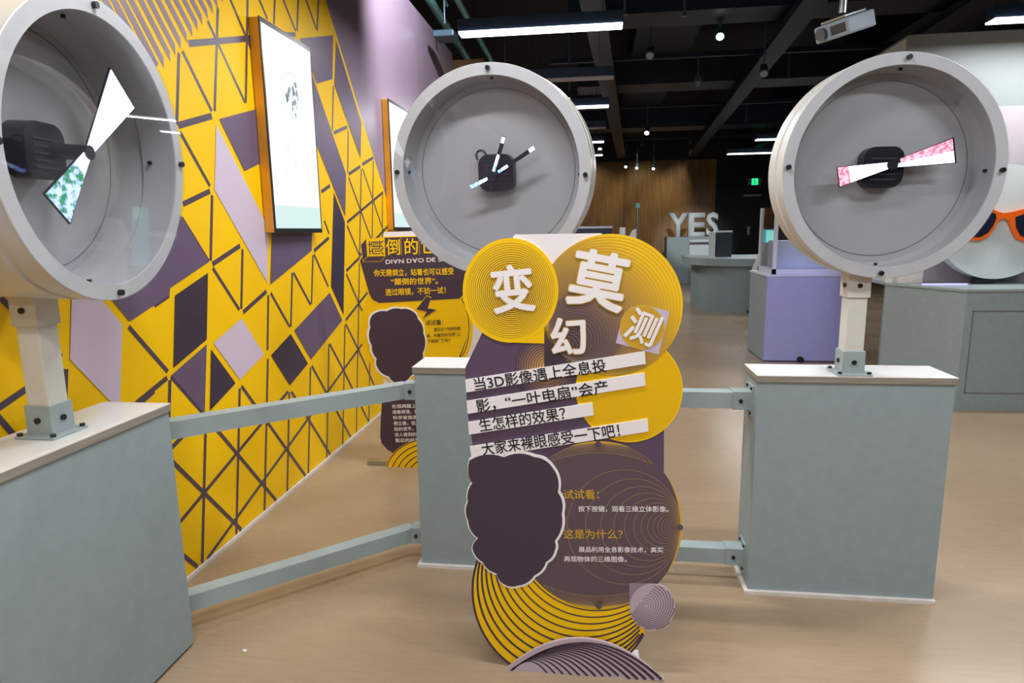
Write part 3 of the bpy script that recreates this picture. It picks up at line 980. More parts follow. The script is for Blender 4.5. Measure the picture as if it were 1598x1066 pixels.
for a0, a1 in ((-34, 38), (250, 292), (70, 112)):
    mb = MB()
    o_ = circ(DC[0], DC[1], 130.4, 130.4, 24, a0, a1)
    m0 = (a0 + a1) / 2
    i_ = []
    for k in range(25):
        a = a0 + (a1 - a0) * k / 24
        w_ = 3.4 * (1 - abs((a - m0) / ((a1 - a0) / 2)) ** 2)
        i_.append((DC[0] + (130.4 - w_ - .1) * math.cos(rad(a)), DC[1] + (130.4 - w_ - .1) * math.sin(rad(a))))
    for k in range(24):
        mb.quad([onY(x, y, SY) - Vector((0, 6.4 * e + .0006, 0)) for x, y in (o_[k], o_[k + 1], i_[k + 1], i_[k])])
    mb.build('gold_crescent', M['print_ochre'], dk)
for q in ((933.5, 692), (1061, 822), (934.5, 945)):
    plate('pole_dot', circ(q[0], q[1], 4.6, 4.6, 20), SY, .001, M['board_purple'], dk, 7.2 * e)
for body, a, b, m_, wgt in (
    ('试试看：', (879.7, 776.5), (935, 776.5), 'print_ochre', .012),
    ('按下按键，观看三维立体影像。', (902.6, 796.5), (1043, 797), 'print_white', .012),
    ('这是为什么？', (879.7, 838), (972, 838.5), 'print_ochre', .012),
    ('展品利用全息影像技术，真实', (903.3, 859.5), (1034.7, 860.5), 'print_white', .012),
    ('再现物体的三维图像。', (880.5, 874.5), (978, 875), 'print_white', .012)):
    text_line('body_text', body, a, b, SY, M[m_], sg, 7.4 * e, wgt)
# yellow swoosh
oc, orr = (880, 920), 142.5
sw = plate('yellow_swoosh', circ(oc[0], oc[1], orr, orr, 24, -20, 20)[0:0] + circ(oc[0], oc[1], orr, orr, 60, 28, 214) + [(800, 830), (900, 900), (990, 930)], SY, .008, M['print_yellow'], sg, 5.6 * e)
mb = MB()
insw = lambda x, y: (x - oc[0]) ** 2 + (y - oc[1]) ** 2 < (orr + .8) ** 2 and (x - DC[0]) ** 2 + (y - DC[1]) ** 2 > 129 ** 2 and not (x > 1000 and y < 985)
for k in range(11):
    t = k / 10.5
    t = t ** .93
    cx_ = oc[0] + (DC[0] - oc[0]) * t; cy_ = oc[1] + (DC[1] - oc[1]) * t; rr_ = orr + (129 - orr) * t
    stroke(mb, circ(cx_, cy_, rr_ - .4, rr_ - .4, 160), 3.4 - 1.6 * (k / 11), SY, 5.6 * e + .0004, insw)
mb.build('swoosh_lines', M['print_dark'], sw)
# blank cloud panel with white rim
CP = [(734, 716), (788, 711), (836, 711), (864, 727), (873, 766), (879, 800), (868, 843), (868, 858), (854, 876), (836, 897), (810, 913), (788, 911), (776, 894), (754, 876), (738, 854), (747, 839), (731, 810), (731, 781), (738, 752)]
cl = cloud(CP, 6, .12)
cr = plate('cloud_rim', grow(cl, 2.0), SY, .009, M['print_white'], sg, 8.4 * e)
plate('cloud_panel', [(x - 1.2, y + .2) for x, y in grow(cl, -1.2)], SY, .004, M['print_dark'], cr, 9.2 * e)
# lilac ball
plate('notch_square', [(982, 909), (1016, 909), (1016, 950), (982, 946)], SY, .006, M['print_mauve'], sg, 7.2 * e)
bl = plate('lilac_disc', circ(1018, 946, 35.5, 36.5, 60), SY, .009, M['print_lilac'], sg, 8 * e)
mb = MB()
bi = lambda x, y: (x - 1018) ** 2 + (y - 946) ** 2 < 35 ** 2 and (x - 1000) * .75 + (y - 925) * .66 > 8
for k in range(16):
    r = 4 + k * 3.4
    stroke(mb, circ(1008 + k * .4, 944 - k * .6, r, r, 80), .5 + k * .065, SY, 8 * e + .0004, bi)
mb.build('ball_stripes', M['print_dark'], bl)
# striped lens-shaped foot standing in front
FY = 1.905
arc = []
for k in range(41):
    t = k / 40
    x = 786 + (1036 - 786) * t
    base = 1050 + (1060.5 - 1050) * t
    arc.append((x, base - 58.5 * (1 - abs(2 * (t - .49)) ** 2.05 if abs(2 * (t - .49)) < 1 else 0)))
lowp = [(1036, 1063), (786, 1053.5)]
ft = plate('striped_foot', arc + lowp, FY, .009, M['print_lilac'], sg, 0)
mb = MB()


def in_arc(x, y):
    if x < 788 or x > 1034:
        return False
    t = (x - 786) / 250
    b_ = 1050 + 10.5 * t
    return y < b_ + 2 and y > b_ - 58.5 * (1 - abs(2 * (t - .49)) ** 2.05) + .4


for k in range(15):
    t = k / 14
    x0_, y0_ = 792 + 6 * t, 1048 - 8 * t
    pts_ = []
    ex, ey = 860 + 172 * (1 - t) + 0 * t, 1060
    top_ = 1046 - 52 * (1 - t * .72)
    for j in range(31):
        s_ = j / 30
        xx = (1 - s_) ** 2 * x0_ + 2 * s_ * (1 - s_) * (x0_ + (ex - x0_) * .52) + s_ ** 2 * ex
        yy = (1 - s_) ** 2 * 1049 + 2 * s_ * (1 - s_) * (top_ - 42 * (1 - t * .5)) + s_ ** 2 * ey
        pts_.append((xx, yy))
    for j in range(30):
        stroke(mb, pts_[j:j + 2], .6 + 4.4 * (j / 30) ** 1.2 * (1 - .45 * t), FY, .0005, in_arc, False)
mb.build('foot_stripes', M['print_dark'], ft)
MB().box((onY(800, 1040, SY).x, FY + .009, 0), (onY(1000, 1040, SY).x, SY + .12, .006)).build('base_plate', M['board_white'], sg)
MB().prism([(-.06, SY + .009, .005), (-.06, SY + .115, .005), (-.06, SY + .009, .75)], (.012, 0, 0)).build('rear_strut', M['board_white'], sg)

# ---- second sign behind
TY = 3.70
s2 = thing('information_sign', 'smaller cutout sign with dark speech panel standing behind the middle pedestal', 'sign', (onY(650, 720, TY).x, TY, 0))
plate('white_backing', [(599, 362), (760, 358), (760, 600), (700, 700), (600, 700), (598, 560)], TY, .008, M['board_white'], s2)
yd = plate('yellow_disc', circ(650, 512, 88, 96, 72), TY, .008, M['print_yellow'], s2, 1.2 * e)
mb = MB()
stroke(mb, circ(650, 512, 82, 90, 72, -40, 60), 1.2, TY, 1.2 * e + .0005, None, False)
stroke(mb, circ(654, 516, 86, 94, 72, -50, 60), 1.6, TY, 1.2 * e + .0005, lambda x, y: (x - 650) ** 2 / 88 ** 2 + (y - 512) ** 2 / 96 ** 2 < 1, False)
for k in range(7):
    stroke(mb, [(716 + k * 2, 566 - k * 6), (706 + k * 2, 580 - k * 4)], .8, TY, 1.2 * e + .0005, None, False)
mb.build('line_arcs', M['print_dark'], yd)
HP = [(562, 407), (566, 399), (600, 398), (600, 371), (752, 367), (752, 425), (725, 427), (723, 460), (717, 466), (592, 473), (582, 468), (577, 460)]
plate('header_rim', grow(HP, 2.2), TY, .007, M['print_yellow'], s2, 2.2 * e)
hd = plate('header_panel', HP, TY, .005, M['print_dark'], s2, 3 * e)
plate('block_side', [(563.5, 382), (571.5, 373), (573, 400), (567, 408.5)], TY, .004, M['print_dark'], hd, 4 * e)
plate('block_face', [(571.5, 372.5), (600, 371), (602, 399.5), (573.5, 400.5)], TY, .004, M['print_yellow'], hd, 4.2 * e)
mb = MB()
stroke(mb, [(563.5, 382), (571.5, 373)], 1.1, TY, 5 * e, None, False)
stroke(mb, [(563.5, 382), (567, 408.5), (573.5, 400.5)], .8, TY, 5 * e, None, False)
stroke(mb, [(567, 408.5), (595, 408), (602, 399.5)], .7, TY, 5 * e, None, False)
for x in (600.5, 626, 654):
    stroke(mb, [(x, 371.5), (x + 1, 398)], .8, TY, 5 * e, None, False)
mb.build('block_lines', M['print_ochre'], hd)
text_char('title_character', '颠', (587, 386.5), 26, 90, TY, M['print_dark'], s2, 5 * e, .0, .86, True)
for ch, c in (('倒', (613.5, 385.5)), ('的', (642, 384.5)), ('世', (668.5, 383.5)), ('界', (695, 382.5))):
    text_char('title_character', ch, c, 25, 0, TY, M['print_yellow'], s2, 5 * e, .012, .92)
text_line('pinyin_text', 'DI\u2200N D\u2200O DE SHI JIE', (602.5, 412), (716, 406.5), TY, M['print_white'], s2, 5 * e, .012, 8.2)
for body, a, b in (('你无需倒立，站着也可以感受', (584, 430.5), (708.5, 427.5)), ('“颠倒的世界”。', (611, 444), (684, 442.5)), ('透过眼镜，不妨一试！', (602, 460.5), (696, 457))):
    text_line('header_text', body, a, b, TY, M['print_yellow'], s2, 5 * e, .02, 10)
bo = [(666, 462), (673, 465), (667.5, 481), (681, 483.5), (660, 497), (666.5, 486.5), (650, 482.5)]
plate('bolt_rim', grow(bo, 1.2), TY, .003, M['print_yellow'], s2, 4 * e)
plate('lightning_bolt', bo, TY, .003, M['print_dark'], s2, 5 * e)
for body, a, b, h in (('试试看：', (664.5, 507), (692, 506), 8), ('通过这个特殊的眼', (677, 516.5), (719, 514.5), 5.2), ('镜，你看到的世界“上', (666, 526.5), (719, 523.5), 5.2), ('下颠倒”了吗？', (667, 535), (703, 533), 5.2)):
    text_line('body_text', body, a, b, TY, M['print_black'], s2, 5 * e, .008, h)
CP2 = [(580, 491), (603, 485), (626, 481.5), (645, 486), (652, 497), (661, 520), (660, 551), (657, 566), (641, 587), (621, 599), (606, 588), (588, 574), (587, 560), (579, 539), (577, 510)]
cl = cloud(CP2, 6, .12)
cr = plate('cloud_rim', grow(cl, 1.8), TY, .007, M['print_white'], s2, 5 * e)
plate('cloud_panel', [(x + .8, y) for x, y in grow(cl, -.9)], TY, .004, M['print_dark'], cr, 6 * e)
lb = [(597, 622), (594.5, 650), (593.5, 682), (596, 692), (604, 701), (615, 708), (650, 712), (720, 712), (720, 600), (598, 600)]
plate('lower_panel', lb, TY, .006, M['print_dark'], s2, 3 * e)
for k, body in enumerate(('在视网膜上，', '成像原理，使', '科学家推测：', '倒立像，但是', '经的调节，人', '说人看到的是', '整后的结果。')):
    y = 636.5 + k * 8.85
    x = 612 + k * .9
    text_line('body_text', body, (x, y), (x + 41, y - .8), TY, M['print_white'], s2, 5 * e, .012, 5.8)
SYc = (668, 752)
swp = circ(668, 742, 68, 58, 40, 182, 358) + [(736, 733), (600, 733)]
sp_ = plate('yellow_swoosh', swp, TY, .007, M['print_yellow'], s2, 5 * e)
mb = MB()
for k in range(8):
    r = 66 - k * 7
    stroke(mb, circ(668 + k * 1.5, 742 + k * 1.2, r, r * .86, 60, 180, 360), 1.5, TY, 5 * e + .0006, lambda x, y: y < 732, False)
mb.build('swoosh_lines', M['print_dark'], sp_)
fa = onY(571, 692, TY + .012)
MB().box((fa.x, TY + .012, 0), (fa.x + .55, TY + .06, .03), .003).build('foot_bar', M['metal'], s2)

# ================================================================ LIGHT BOXES ON THE WALL
def lightbox(label, ya_, yb_, z0, z1, art=True):
    t = thing('wall_light_box', label, 'light box', (WX, (ya_ + yb_) / 2, z0), 'lit picture panels on the purple wall')
    d = .058
    X0, X1 = WX + .004, WX + d
    MB().box((X0, ya_, z0), (X1, yb_, z1), .002).build('casing', M['amber'], t)
    MB().box((X1 - .004, ya_ - .001, z0 - .004), (X1 + .003, yb_ + .001, z1 + .004), .001).build('bezel', M['black'], t)
    b = .022
    sc_ = MB().box((X1 + .0, ya_ + b * .5, z0 + b), (X1 + .0036, yb_ - b * .7, z1 - b)).build('screen', M['screen'], t)
    h = z1 - z0; w = yb_ - ya_
    MB().box((X1 + .0034, ya_ + b * .5, z0 + b), (X1 + .0042, yb_ - b * .7, z0 + h * .135)).build('lower_band', M['screen_low'], sc_)
    X = X1 + .0042
    yc, zc, rx = ya_ + w * .52, z0 + h * .70, w * .21
    b1 = MB()
    N = 48
    o_ = [(X, yc + rx * math.cos(2 * PI * k / N), zc + rx * math.sin(2 * PI * k / N)) for k in range(N)]
    i_ = [(X, yc + rx * .94 * math.cos(2 * PI * k / N), zc + rx * .94 * math.sin(2 * PI * k / N)) for k in range(N)]
    b1.ring(o_, i_, (.0004, 0, 0))
    b1.build('picture_ring', M['screen_pale'], sc_)
    for k in range(14):         # pale printed columns of text below the picture
        b1 = MB()
        yy = ya_ + w * random.uniform(.22, .80); zz = z0 + h * random.uniform(.26, .50)
        b1.box((X, yy, zz), (X + .0003, yy + w * random.uniform(.010, .022), zz + h * random.uniform(.02, .07)))
        b1.build('pale_print', M['screen_pale'], sc_)
    b2 = MB()
    for k in range(16):
        a = random.uniform(0, 2 * PI); rr_ = rx * random.uniform(.2, .85)
        yy, zz = yc + rr_ * math.cos(a) * .7, zc + rr_ * math.sin(a)
        s_ = random.uniform(.006, .018)
        pts_ = [(X + .0002, yy + s_ * random.uniform(.5, 1.2) * math.cos(2 * PI * j / 7), zz + s_ * 1.7 * random.uniform(.5, 1.2) * math.sin(2 * PI * j / 7)) for j in range(7)]
        b2.prism(pts_, (.0003, 0, 0))
    b2.tube([(X + .0006, yc + rx * .1, zc + rx * .5), (X + .0006, yc, zc), (X + .0006, yc + rx * .3, zc - rx * .5), (X + .0006, yc + rx * .5, zc - rx * .2)], .0016, 4)
    b2.build('ink_print', M['screen_ink'], sc_)
    return t


lightbox('large lit white picture panel with orange side, nearest on the left wall', 3.21, 3.795, 1.458, 2.513)
lightbox('lit white picture panel partly hidden behind the middle drum', 5.23, 5.83, 1.470, 2.507)

# ================================================================ LAMPS
TRAYS = (-.2, 1.75, 3.25, 5.6)


def hang_top(x, y):
    """height of whatever the ceiling carries right above a point"""
    z = 4.4
    if abs(x - .9) < .44 and 4.4 < y < 19.1 or abs(x - 4.4) < .49 and 2.9 < y < 19.1:
        z = 3.945
    for yc, hw, zb, xa in ((7.3, .29, 3.585, -.35), (10.6, .34, 3.575, -.35), (14.6, .34, 3.535, -4.1)):
        if abs(y - yc) < hw and xa < x < 9.1:
            z = zb
    for tx in TRAYS:
        if 3.4 < y < 19.1 and abs(x - (tx + .9 * (y - 3.5) / 15.5)) < .118:
            z = 3.415
    return z


def linear_lamp(x0, y, z, ln, lit, label):
    t = thing('linear_pendant_lamp', label, 'ceiling lamp', (x0 + ln / 2, y, z), 'linear pendant lamps over the hall')
    MB().box((x0, y - .05, z + .012), (x0 + ln, y + .05, z + .105), .004).build('housing', M['lamp_body'], t)
    MB().box((x0 + .004, y - .062, z), (x0 + ln - .004, y + .062, z + .016), .003).build('diffuser', M['lamp' if lit else 'lamp_off'], t)
    for sx in (.12, .88):
        MB().cyl((x0 + ln * sx, y, z + .10), (x0 + ln * sx, y, hang_top(x0 + ln * sx, y)), .003, 6).build('suspension_wire', M['wire'], t)
    if lit:
        ld_ = bpy.data.lights.new('lamp_light', 'AREA')
        ld_.shape = 'RECTANGLE'; ld_.size = ln * .96; ld_.size_y = .10
        ld_.energy = LAMP_W
        ld_.color = (.96, .98, 1.0)
        lo = bpy.data.objects.new('lamp_light', ld_)
        C.objects.link(lo)
        lo.parent = t
        lo.location = (0, 0, -.006)
    return t


ZL = 2.90
lamps = [(-1.03, 5.06, 1, 'lit white linear lamp at the top centre, nearest of its row'), (-1.05, 6.68, 0, 'unlit linear lamp just behind the nearest lit one'),
         (-1.07, 8.18, 1, 'second lit linear lamp of the middle row'), (-1.08, 9.85, 0, 'thin unlit linear lamp between two lit ones of the middle row'),
         (-1.09, 11.4, 1, 'third lit linear lamp of the middle row'), (-1.09, 13.4, 1, 'farthest lit linear lamp of the middle row'),
         (2.85, 5.44, 1, 'lit linear lamp at the top right corner'), (2.69, 11.8, 1, 'lit linear lamp, upper one left of the right drum'),
         (2.63, 13.9, 1, 'lit linear lamp, lower one left of the right drum')]
for x, y, lit, lb_ in lamps:
    linear_lamp(x, y, ZL, 1.215, lit, lb_)
for x, y, lb_ in ((-1.0, 3.3, 'linear lamp overhead, behind the middle drum and above the frame'), (-1.0, 1.5, 'linear lamp overhead in front of the middle drum'), (-1.0, -.4, 'linear lamp overhead above the viewer'),
                  (2.0, 3.2, 'linear lamp overhead behind the right drum'), (1.6, 1.2, 'linear lamp overhead in front of the right drum'), (1.4, -.8, 'linear lamp overhead behind the viewer'), (-1.2, -2.2, 'linear lamp overhead at the rear of the hall'), (5.0, 8.0, 'linear lamp overhead above the right exhibits')):
    linear_lamp(x, y, ZL, 1.215, 1, lb_)


def spotlight(p, aim, lit, label):
    p = Vector(p); d = (Vector(aim) - p).normalized()
    t = thing('track_spotlight', label, 'spotlight', p, 'ceiling spotlights')
    MB().cyl(p - d * .08, p + d * .07, .042, 16, .05).build('can', M['spot_body'], t, True)
    MB().cyl(p + d * .068, p + d * .074, .040, 16).build('lens', M['spot_lens' if lit else 'lamp_off'], t)
    MB().cyl(p - d * .03 if p.z < 3.3 else p, (p.x, p.y, max(p.z + .1, hang_top(p.x, p.y))), .010, 8).build('stem', M['spot_body'], t)
    return t


def beam(t, p, aim, pw, col, ang):
    ls = bpy.data.lights.new('spot_beam', 'SPOT')
    ls.energy = pw; ls.color = col; ls.spot_size = rad(ang); ls.spot_blend = .7; ls.shadow_soft_size = .05
    lo = bpy.data.objects.new('spot_beam', ls)
    C.objects.link(lo)
    d = (Vector(aim) - Vector(p)).normalized()
    mm = d.to_track_quat('-Z', 'Y').to_matrix().to_4x4()
    mm.translation = Vector(p) + d * .09
    lo.parent = t
    lo.matrix_parent_inverse = WM[t.name].inverted()
    lo.matrix_basis = mm


for q, Y, lit, lb_ in (((1124, 52), 7.5, 1, 'lit spotlight hanging right of the top centre lamp'), ((1089, 126), 9, 1, 'lit spotlight below and left of the brightest ceiling spot'),
                       ((1010, 204), 12, 1, 'small lit spotlight in the middle of the dark ceiling'), ((937, 230), 14, 1, 'small lit spotlight right of the middle drum'),
                       ((888, 152), 8.6, 1, 'bluish spotlight just above the second lit lamp'), ((977, 258), 18.5, 1, 'leftmost tiny spotlight before the wooden wall'),
                       ((994, 260), 18.6, 1, 'middle tiny spotlight before the wooden wall'), ((1020, 261), 18.4, 1, 'rightmost tiny spotlight before the wooden wall'),
                       ((1015, 82), 8, 0, 'unlit spotlight hanging near the centre of the ceiling'), ((1192, 110), 8, 0, 'unlit spotlight left of the right drum top')):
    P_ = onY(q[0], q[1], Y)
    aim = P_ + Vector((-.2, -1, -.9))
    if Y == 9:
        aim = Vector((2.5, 17.4, 1.4))
    t = spotlight(P_, aim, lit, lb_)
    if Y == 9:
        beam(t, P_, aim, 900, (.9, .97, 1), 14)
# wall washer, and an added purple spot that tints the plinth front
for p, aim, pw, col, ang, lb_ in (((-.75, 5.0, 3.95), (-1.72, 5.85, 3.1), 260, (1, .97, 1), 92, 'spotlight washing the upper purple wall'),
                                  ((1.6, 4.6, 3.8), (2.3, 7.1, .45), 210, (.30, .26, 1), 24, 'purple spotlight aimed at the lavender plinth')):
    t = spotlight(p, aim, 1, lb_)
    beam(t, p, aim, pw, col, ang)
for x, lb_ in ((-.3, 'spotlight washing the left part of the wooden wall'), (1.2, 'spotlight washing the middle of the wooden wall'), (2.45, 'spotlight washing the right part of the wooden wall')):
    t = spotlight((x, 18.0, 3.7), (x + .2, 20, 1.9), 1, lb_)
    beam(t, (x, 18.0, 3.7), (x + .2, 20, 1.9), 40, (1, .86, .55), 70)

# ================================================================ CEILING SERVICES
def bar(name, label, p0, p1, w, h, m, cat='duct', group='ducts and beams under the ceiling'):
    p0, p1 = Vector(p0), Vector(p1)
    d = p1 - p0
    n = Vector((-d.y, d.x, 0)).normalized() * (w / 2)
    u = Vector((0, 0, h / 2))
    o = MB().prism([p0 - n - u, p0 + n - u, p0 + n + u, p0 - n + u], d).build(name, M[m])
    return tag(o, label, cat, group)


bar('air_duct', 'wide dark duct running deep along the left of the ceiling', (.9, 4.5, 4.17), (.9, 19, 4.17), .8, .44, 'duct')
bar('air_duct', 'wide dark duct running deep over the right exhibits', (4.4, 3.0, 4.17), (4.4, 19, 4.17), .9, .44, 'duct')
bar('air_duct', 'dark duct crossing the hall behind the first lamp', (-.3, 7.3, 3.75), (9, 7.3, 3.75), .5, .32, 'duct2')
bar('air_duct', 'dark duct crossing the hall at mid depth', (-.3, 10.6, 3.75), (9, 10.6, 3.75), .6, .34, 'duct')
bar('air_duct', 'dark duct crossing the hall near the far end', (-4, 14.6, 3.74), (9, 14.6, 3.74), .6, .4, 'duct2')
for k, y in enumerate((5.9, 8.9, 12.3, 16.6)):
    bar('ceiling_beam', ['slim dark beam crossing above the first lamp', 'slim dark beam behind the second lamp', 'slim dark beam at mid depth of the hall', 'slim dark beam close to the far wall'][k], (-.6, y, 3.62), (9.5, y, 3.62), .06, .06, 'duct2', 'beam', 'slim beams under the ceiling')
for k, x in enumerate(TRAYS):
    bar('cable_tray', ['dark cable tray above the middle drum', 'dark cable tray over the centre of the hall', 'dark cable tray left of the projector', 'dark cable tray above the right exhibit wall'][k], (x, 3.5, 3.46), (x + .9, 19, 3.46), .22, .08, 'duct2', 'cable tray', 'cable trays under the ceiling')
for i, (a, b, r_, lb_) in enumerate((((664, -10), (740, 108), .045, 'thick teal pipe sloping down at the top left'), ((706, -14), (772, 104), .034, 'second teal pipe right of the thick one'),
                                   ((688, -10), (697, 8), .02, 'short teal pipe stub at the top edge'))):
    p0, p1 = onZ(a[0], a[1], 3.75 + .05 * i), onZ(b[0], b[1], 3.75 + .05 * i)
    p1 = p0 + (p1 - p0) * (1.6 if i < 2 else 1)
    o = MB().cyl(p0, p1, r_, 14).build('ceiling_pipe', M['teal'], None, True)
    tag(o, lb_, 'pipe', 'teal pipes under the ceiling')
jb = MB().box(onY(678, 40, 6.6) + Vector((-.02, 0, -.10)), onY(692, 54, 6.6) + Vector((.1, .25, .05)), .01).cyl((onY(690, 48, 6.6).x, 6.72, 3.5), (onY(690, 48, 6.6).x, 6.72, 4.4), .01, 8).build('junction_box', M['spot_body'])
tag(jb, 'small blue-grey junction box beside the thick pipe', 'junction box')
for k, (q, Y) in enumerate((((975, 18), 6.2), ((1068, 20), 6.4), ((1230, 120), 9.5), ((1165, 185), 12.5))):
    P_ = onY(q[0], q[1], Y)
    o = MB().cyl(P_, (P_.x, P_.y, hang_top(P_.x, P_.y)), .012, 8).cyl(P_ - Vector((0, 0, .03)), P_, .03, 12, .012).build('sprinkler', M['spot_body'])
    tag(o, ['sprinkler drop right of the top centre lamp', 'sprinkler drop left of the brightest ceiling spot', 'sprinkler drop above the right drum edge', 'sprinkler drop deep in the dark ceiling'][k], 'sprinkler', 'sprinklers under the ceiling')

# projector
pc = onY(1318, 42, 4.0)
pd = Vector((-.80, -.45, -.30)).normalized()
py_ = Vector((0, 0, 1)); pr = pd.cross(py_).normalized(); pu = pr.cross(pd).normalized()
mx = Matrix((pr, pd, pu)).transposed().to_4x4(); mx.translation = pc; mx = mx @ Matrix.Scale(.8, 4)
pj = thing('ceiling_projector', 'grey projector hanging from the ceiling above the right drum', 'projector', mx)
MB().box((-.14, -.13, -.055), (.14, .13, .055), .014).build('casing', M['proj'], pj, False, True)
MB().cyl((.07, .11, 0), (.07, .155, 0), .042, 24).build('lens', M['proj_lens'], pj, True, True)
MB().box((-.12, .128, -.03), (.0, .133, .03)).build('vent', M['wire'], pj, False, True)
MB().box((-.10, -.10, .058), (.10, .10, .075), .004).build('mount_plate', M['metal'], pj, False, True)
MB().cyl(pc + pu * .07, (pc.x + .02, pc.y, 4.4), .02, 12).build('mount_pole', M['metal'], pj, True)

# ================================================================ RIGHT EXHIBITS
CZ = .955
cabp = [(2.820, 5.30), (4.6, 5.335), (4.6, 7.0), (2.93, 7.0), (2.50, 5.94)]
cabt = cabp[:3] + [(2.53, 7.0), (2.50, 5.94)]
cb = thing('exhibit_cabinet', 'long grey cabinet at the right carrying the white disc with sunglasses', 'cabinet', (3.4, 6.0, 0))
MB().prism([(x, y, .0) for x, y in cabp], (0, 0, CZ - .02)).build('cabinet_body', M['grey'], cb)
MB().prism([(x + (-.01 if x < 3 else .01), y - .012, CZ - .02) for x, y in cabt], (0, 0, .02)).build('worktop', M['rail'], cb)
b = MB()
pA, pB = onY(1518, 485, 5.3), onY(1506, 614, 5.3)
yF = lambda x: 5.30 + (x - 2.82) * .0197 - .003
z1_, z0_ = pA.z, pB.z
x0_ = pA.x
for (xa, za, xb, zb) in ((x0_, z0_, x0_ + .008, z1_), (x0_, z1_ - .008, x0_ + .95, z1_), (x0_, z0_, x0_ + .95, z0_ + .008), (x0_ + .942, z0_, x0_ + .95, z1_)):
    b.prism([(xa, yF(xa), za), (xb, yF(xb), za), (xb, yF(xb), zb), (xa, yF(xa), zb)], (0, .004, 0))
b.build('door_seam', M['seam'], cb)
# wall box behind
wb_ = thing('exhibit_wall', 'pale grey exhibit wall rising behind the right drum', 'exhibit wall', (3.6, 6.4, 0))
bx0 = onY(1418, 52, 6.0).x
MB().box((bx0, 6.0, CZ + .001), (5.6, 6.9, 2.985)).build('panel', M['wallbox'], wb_)
mb = MB()
zz = onY(1590, 165, 6.0).z
mb.box((bx0 + .001, 5.994, CZ + .001), (5.6, 6.0, zz)).build('pink_panel', M['wallpink'], wb_)
# side return, its cyan light painted as a paler panel colour
MB().box((bx0 - .012, 6.02, CZ + .001), (bx0 - .001, 6.9, 2.96)).build('side_panel', M['disc'], wb_)
# white disc with sunglasses
DY = 5.72
dc = onY(1560, 347, DY); rd = (onY(1657, 347, DY) - dc).length
ds = thing('face_disc', 'big white disc wearing orange sunglasses on the right cabinet', 'disc', (dc.x, DY, CZ))
MB().cyl((dc.x, DY, dc.z), (dc.x, DY + .12, dc.z), rd, 96).build('disc', M['disc'], ds, True)
MB().box((dc.x - .12, DY + .02, CZ), (dc.x + .02, DY + .10, dc.z - rd + .02), .003).build('stand', M['black'], ds)


def splate(name, poly, off, th, m, parent):
    return plate(name, poly, DY, th, m, parent, off)


fr_o = [(1500, 322), (1530, 322), (1548, 328), (1562, 333), (1575, 331), (1600, 325), (1640, 322), (1646, 338), (1640, 358), (1622, 374), (1600, 377), (1584, 374), (1576, 360), (1570, 344), (1563, 341), (1556, 343), (1549, 355), (1540, 368), (1526, 375.5), (1508, 375), (1494, 364), (1488, 342), (1490, 325)]
gl = splate('sunglasses_frame', fr_o, .035, .03, M['orange'], ds)
splate('lens', [(1497, 330), (1527, 329), (1549, 333), (1551, 340), (1546, 352), (1538, 363), (1526, 370), (1509, 370), (1498, 360), (1493, 344)], .037, .004, M['lens'], gl)
splate('lens', [(1580, 339), (1602, 331), (1634, 329), (1640, 340), (1634, 355), (1619, 368), (1600, 371), (1588, 368), (1581, 355)], .037, .004, M['lens'], gl)
# small things on the cabinet top beside the pole of the right drum
p0 = onY(1378, 446, 5.99); p1 = onY(1396, 433, 5.99)
o = MB().box((p0.x, 5.95, CZ + .0005), (p1.x, 6.0, CZ + .10)).build('label_block', M['white'])
tag(o, 'small white block on the cabinet under the right drum', 'block')
p0 = onY(1397, 446, 5.9); p1 = onY(1437, 430, 5.9)
o = MB().box((p0.x, 5.86, CZ + .0005), (p1.x, 5.95, CZ + .11), .003).build('display_block', M['strip'])
tag(o, 'pale beige block right of the small white one on the cabinet', 'block')
lp = MB().box((onY(1438, 446, 5.7).x, 5.66, CZ + .0005), (onY(1506, 446, 5.7).x, 5.70, CZ + .012)).build('light_strip', mat('lavender_light_strip', (.4, .35, .8), .4, emit=(.42, .38, .95), estr=.8))
tag(lp, 'glowing lavender light strip along the cabinet edge under the discs', 'light strip')

# plinth with glass case; purple light is painted into its front sheet
pl = thing('exhibit_plinth', 'lavender lit plinth behind the right pedestal', 'plinth', (2.3, 7.5, 0))
MB().box((1.812, 7.14, .012), (2.72, 7.88, .925), .003).build('plinth_body', M['grey'], pl)
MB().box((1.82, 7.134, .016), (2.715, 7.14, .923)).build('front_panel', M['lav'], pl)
MB().box((1.80, 7.128, .925), (2.732, 7.892, .945), .002).build('plinth_top', M['lavcase'], pl)
MB().box((1.82, 7.15, 0), (2.71, 7.87, .014)).build('kick_base', M['purple_edge'], pl)
q = onY(1248, 563, 7.13)
MB().cyl((q.x, 7.1, .03), (q.x, 7.13, .03), .035, 16).build('floor_socket', M['black'], pl, True)
gc_ = thing('glass_case', 'clear glass case standing on the lavender plinth', 'glass case', (2.3, 7.5, .945))
x0_ = onY(1207, 420, 7.2).x; x1_ = 2.68
zt_ = onY(1210, 322, 7.2).z
for (xa, ya_, xb, yb_) in ((x0_, 7.2, x1_, 7.206), (x0_, 7.82, x1_, 7.826), (x0_, 7.206, x0_ + .006, 7.82), (x1_ - .006, 7.206, x1_, 7.82)):
    MB().box((xa, ya_, .96), (xb, yb_, zt_)).build('pane', M['glass'], gc_)
for xa in (x0_ - .012, x1_ - .02):
    for ya_ in (7.185, 7.80):
        MB().box((xa, ya_, .946), (xa + .036, ya_ + .036, zt_)).build('corner_post', M['lavcase'], gc_)
MB().box((x0_ - .012, 7.185, .946), (x1_ + .016, 7.836, 1.0)).build('case_base', M['lavcase'], gc_)
ib = MB().box((x0_ + .06, 7.3, 1.001), (x1_ - .1, 7.7, onY(1230, 376, 7.3).z), .004).build('inner_block', M['lavcase'])
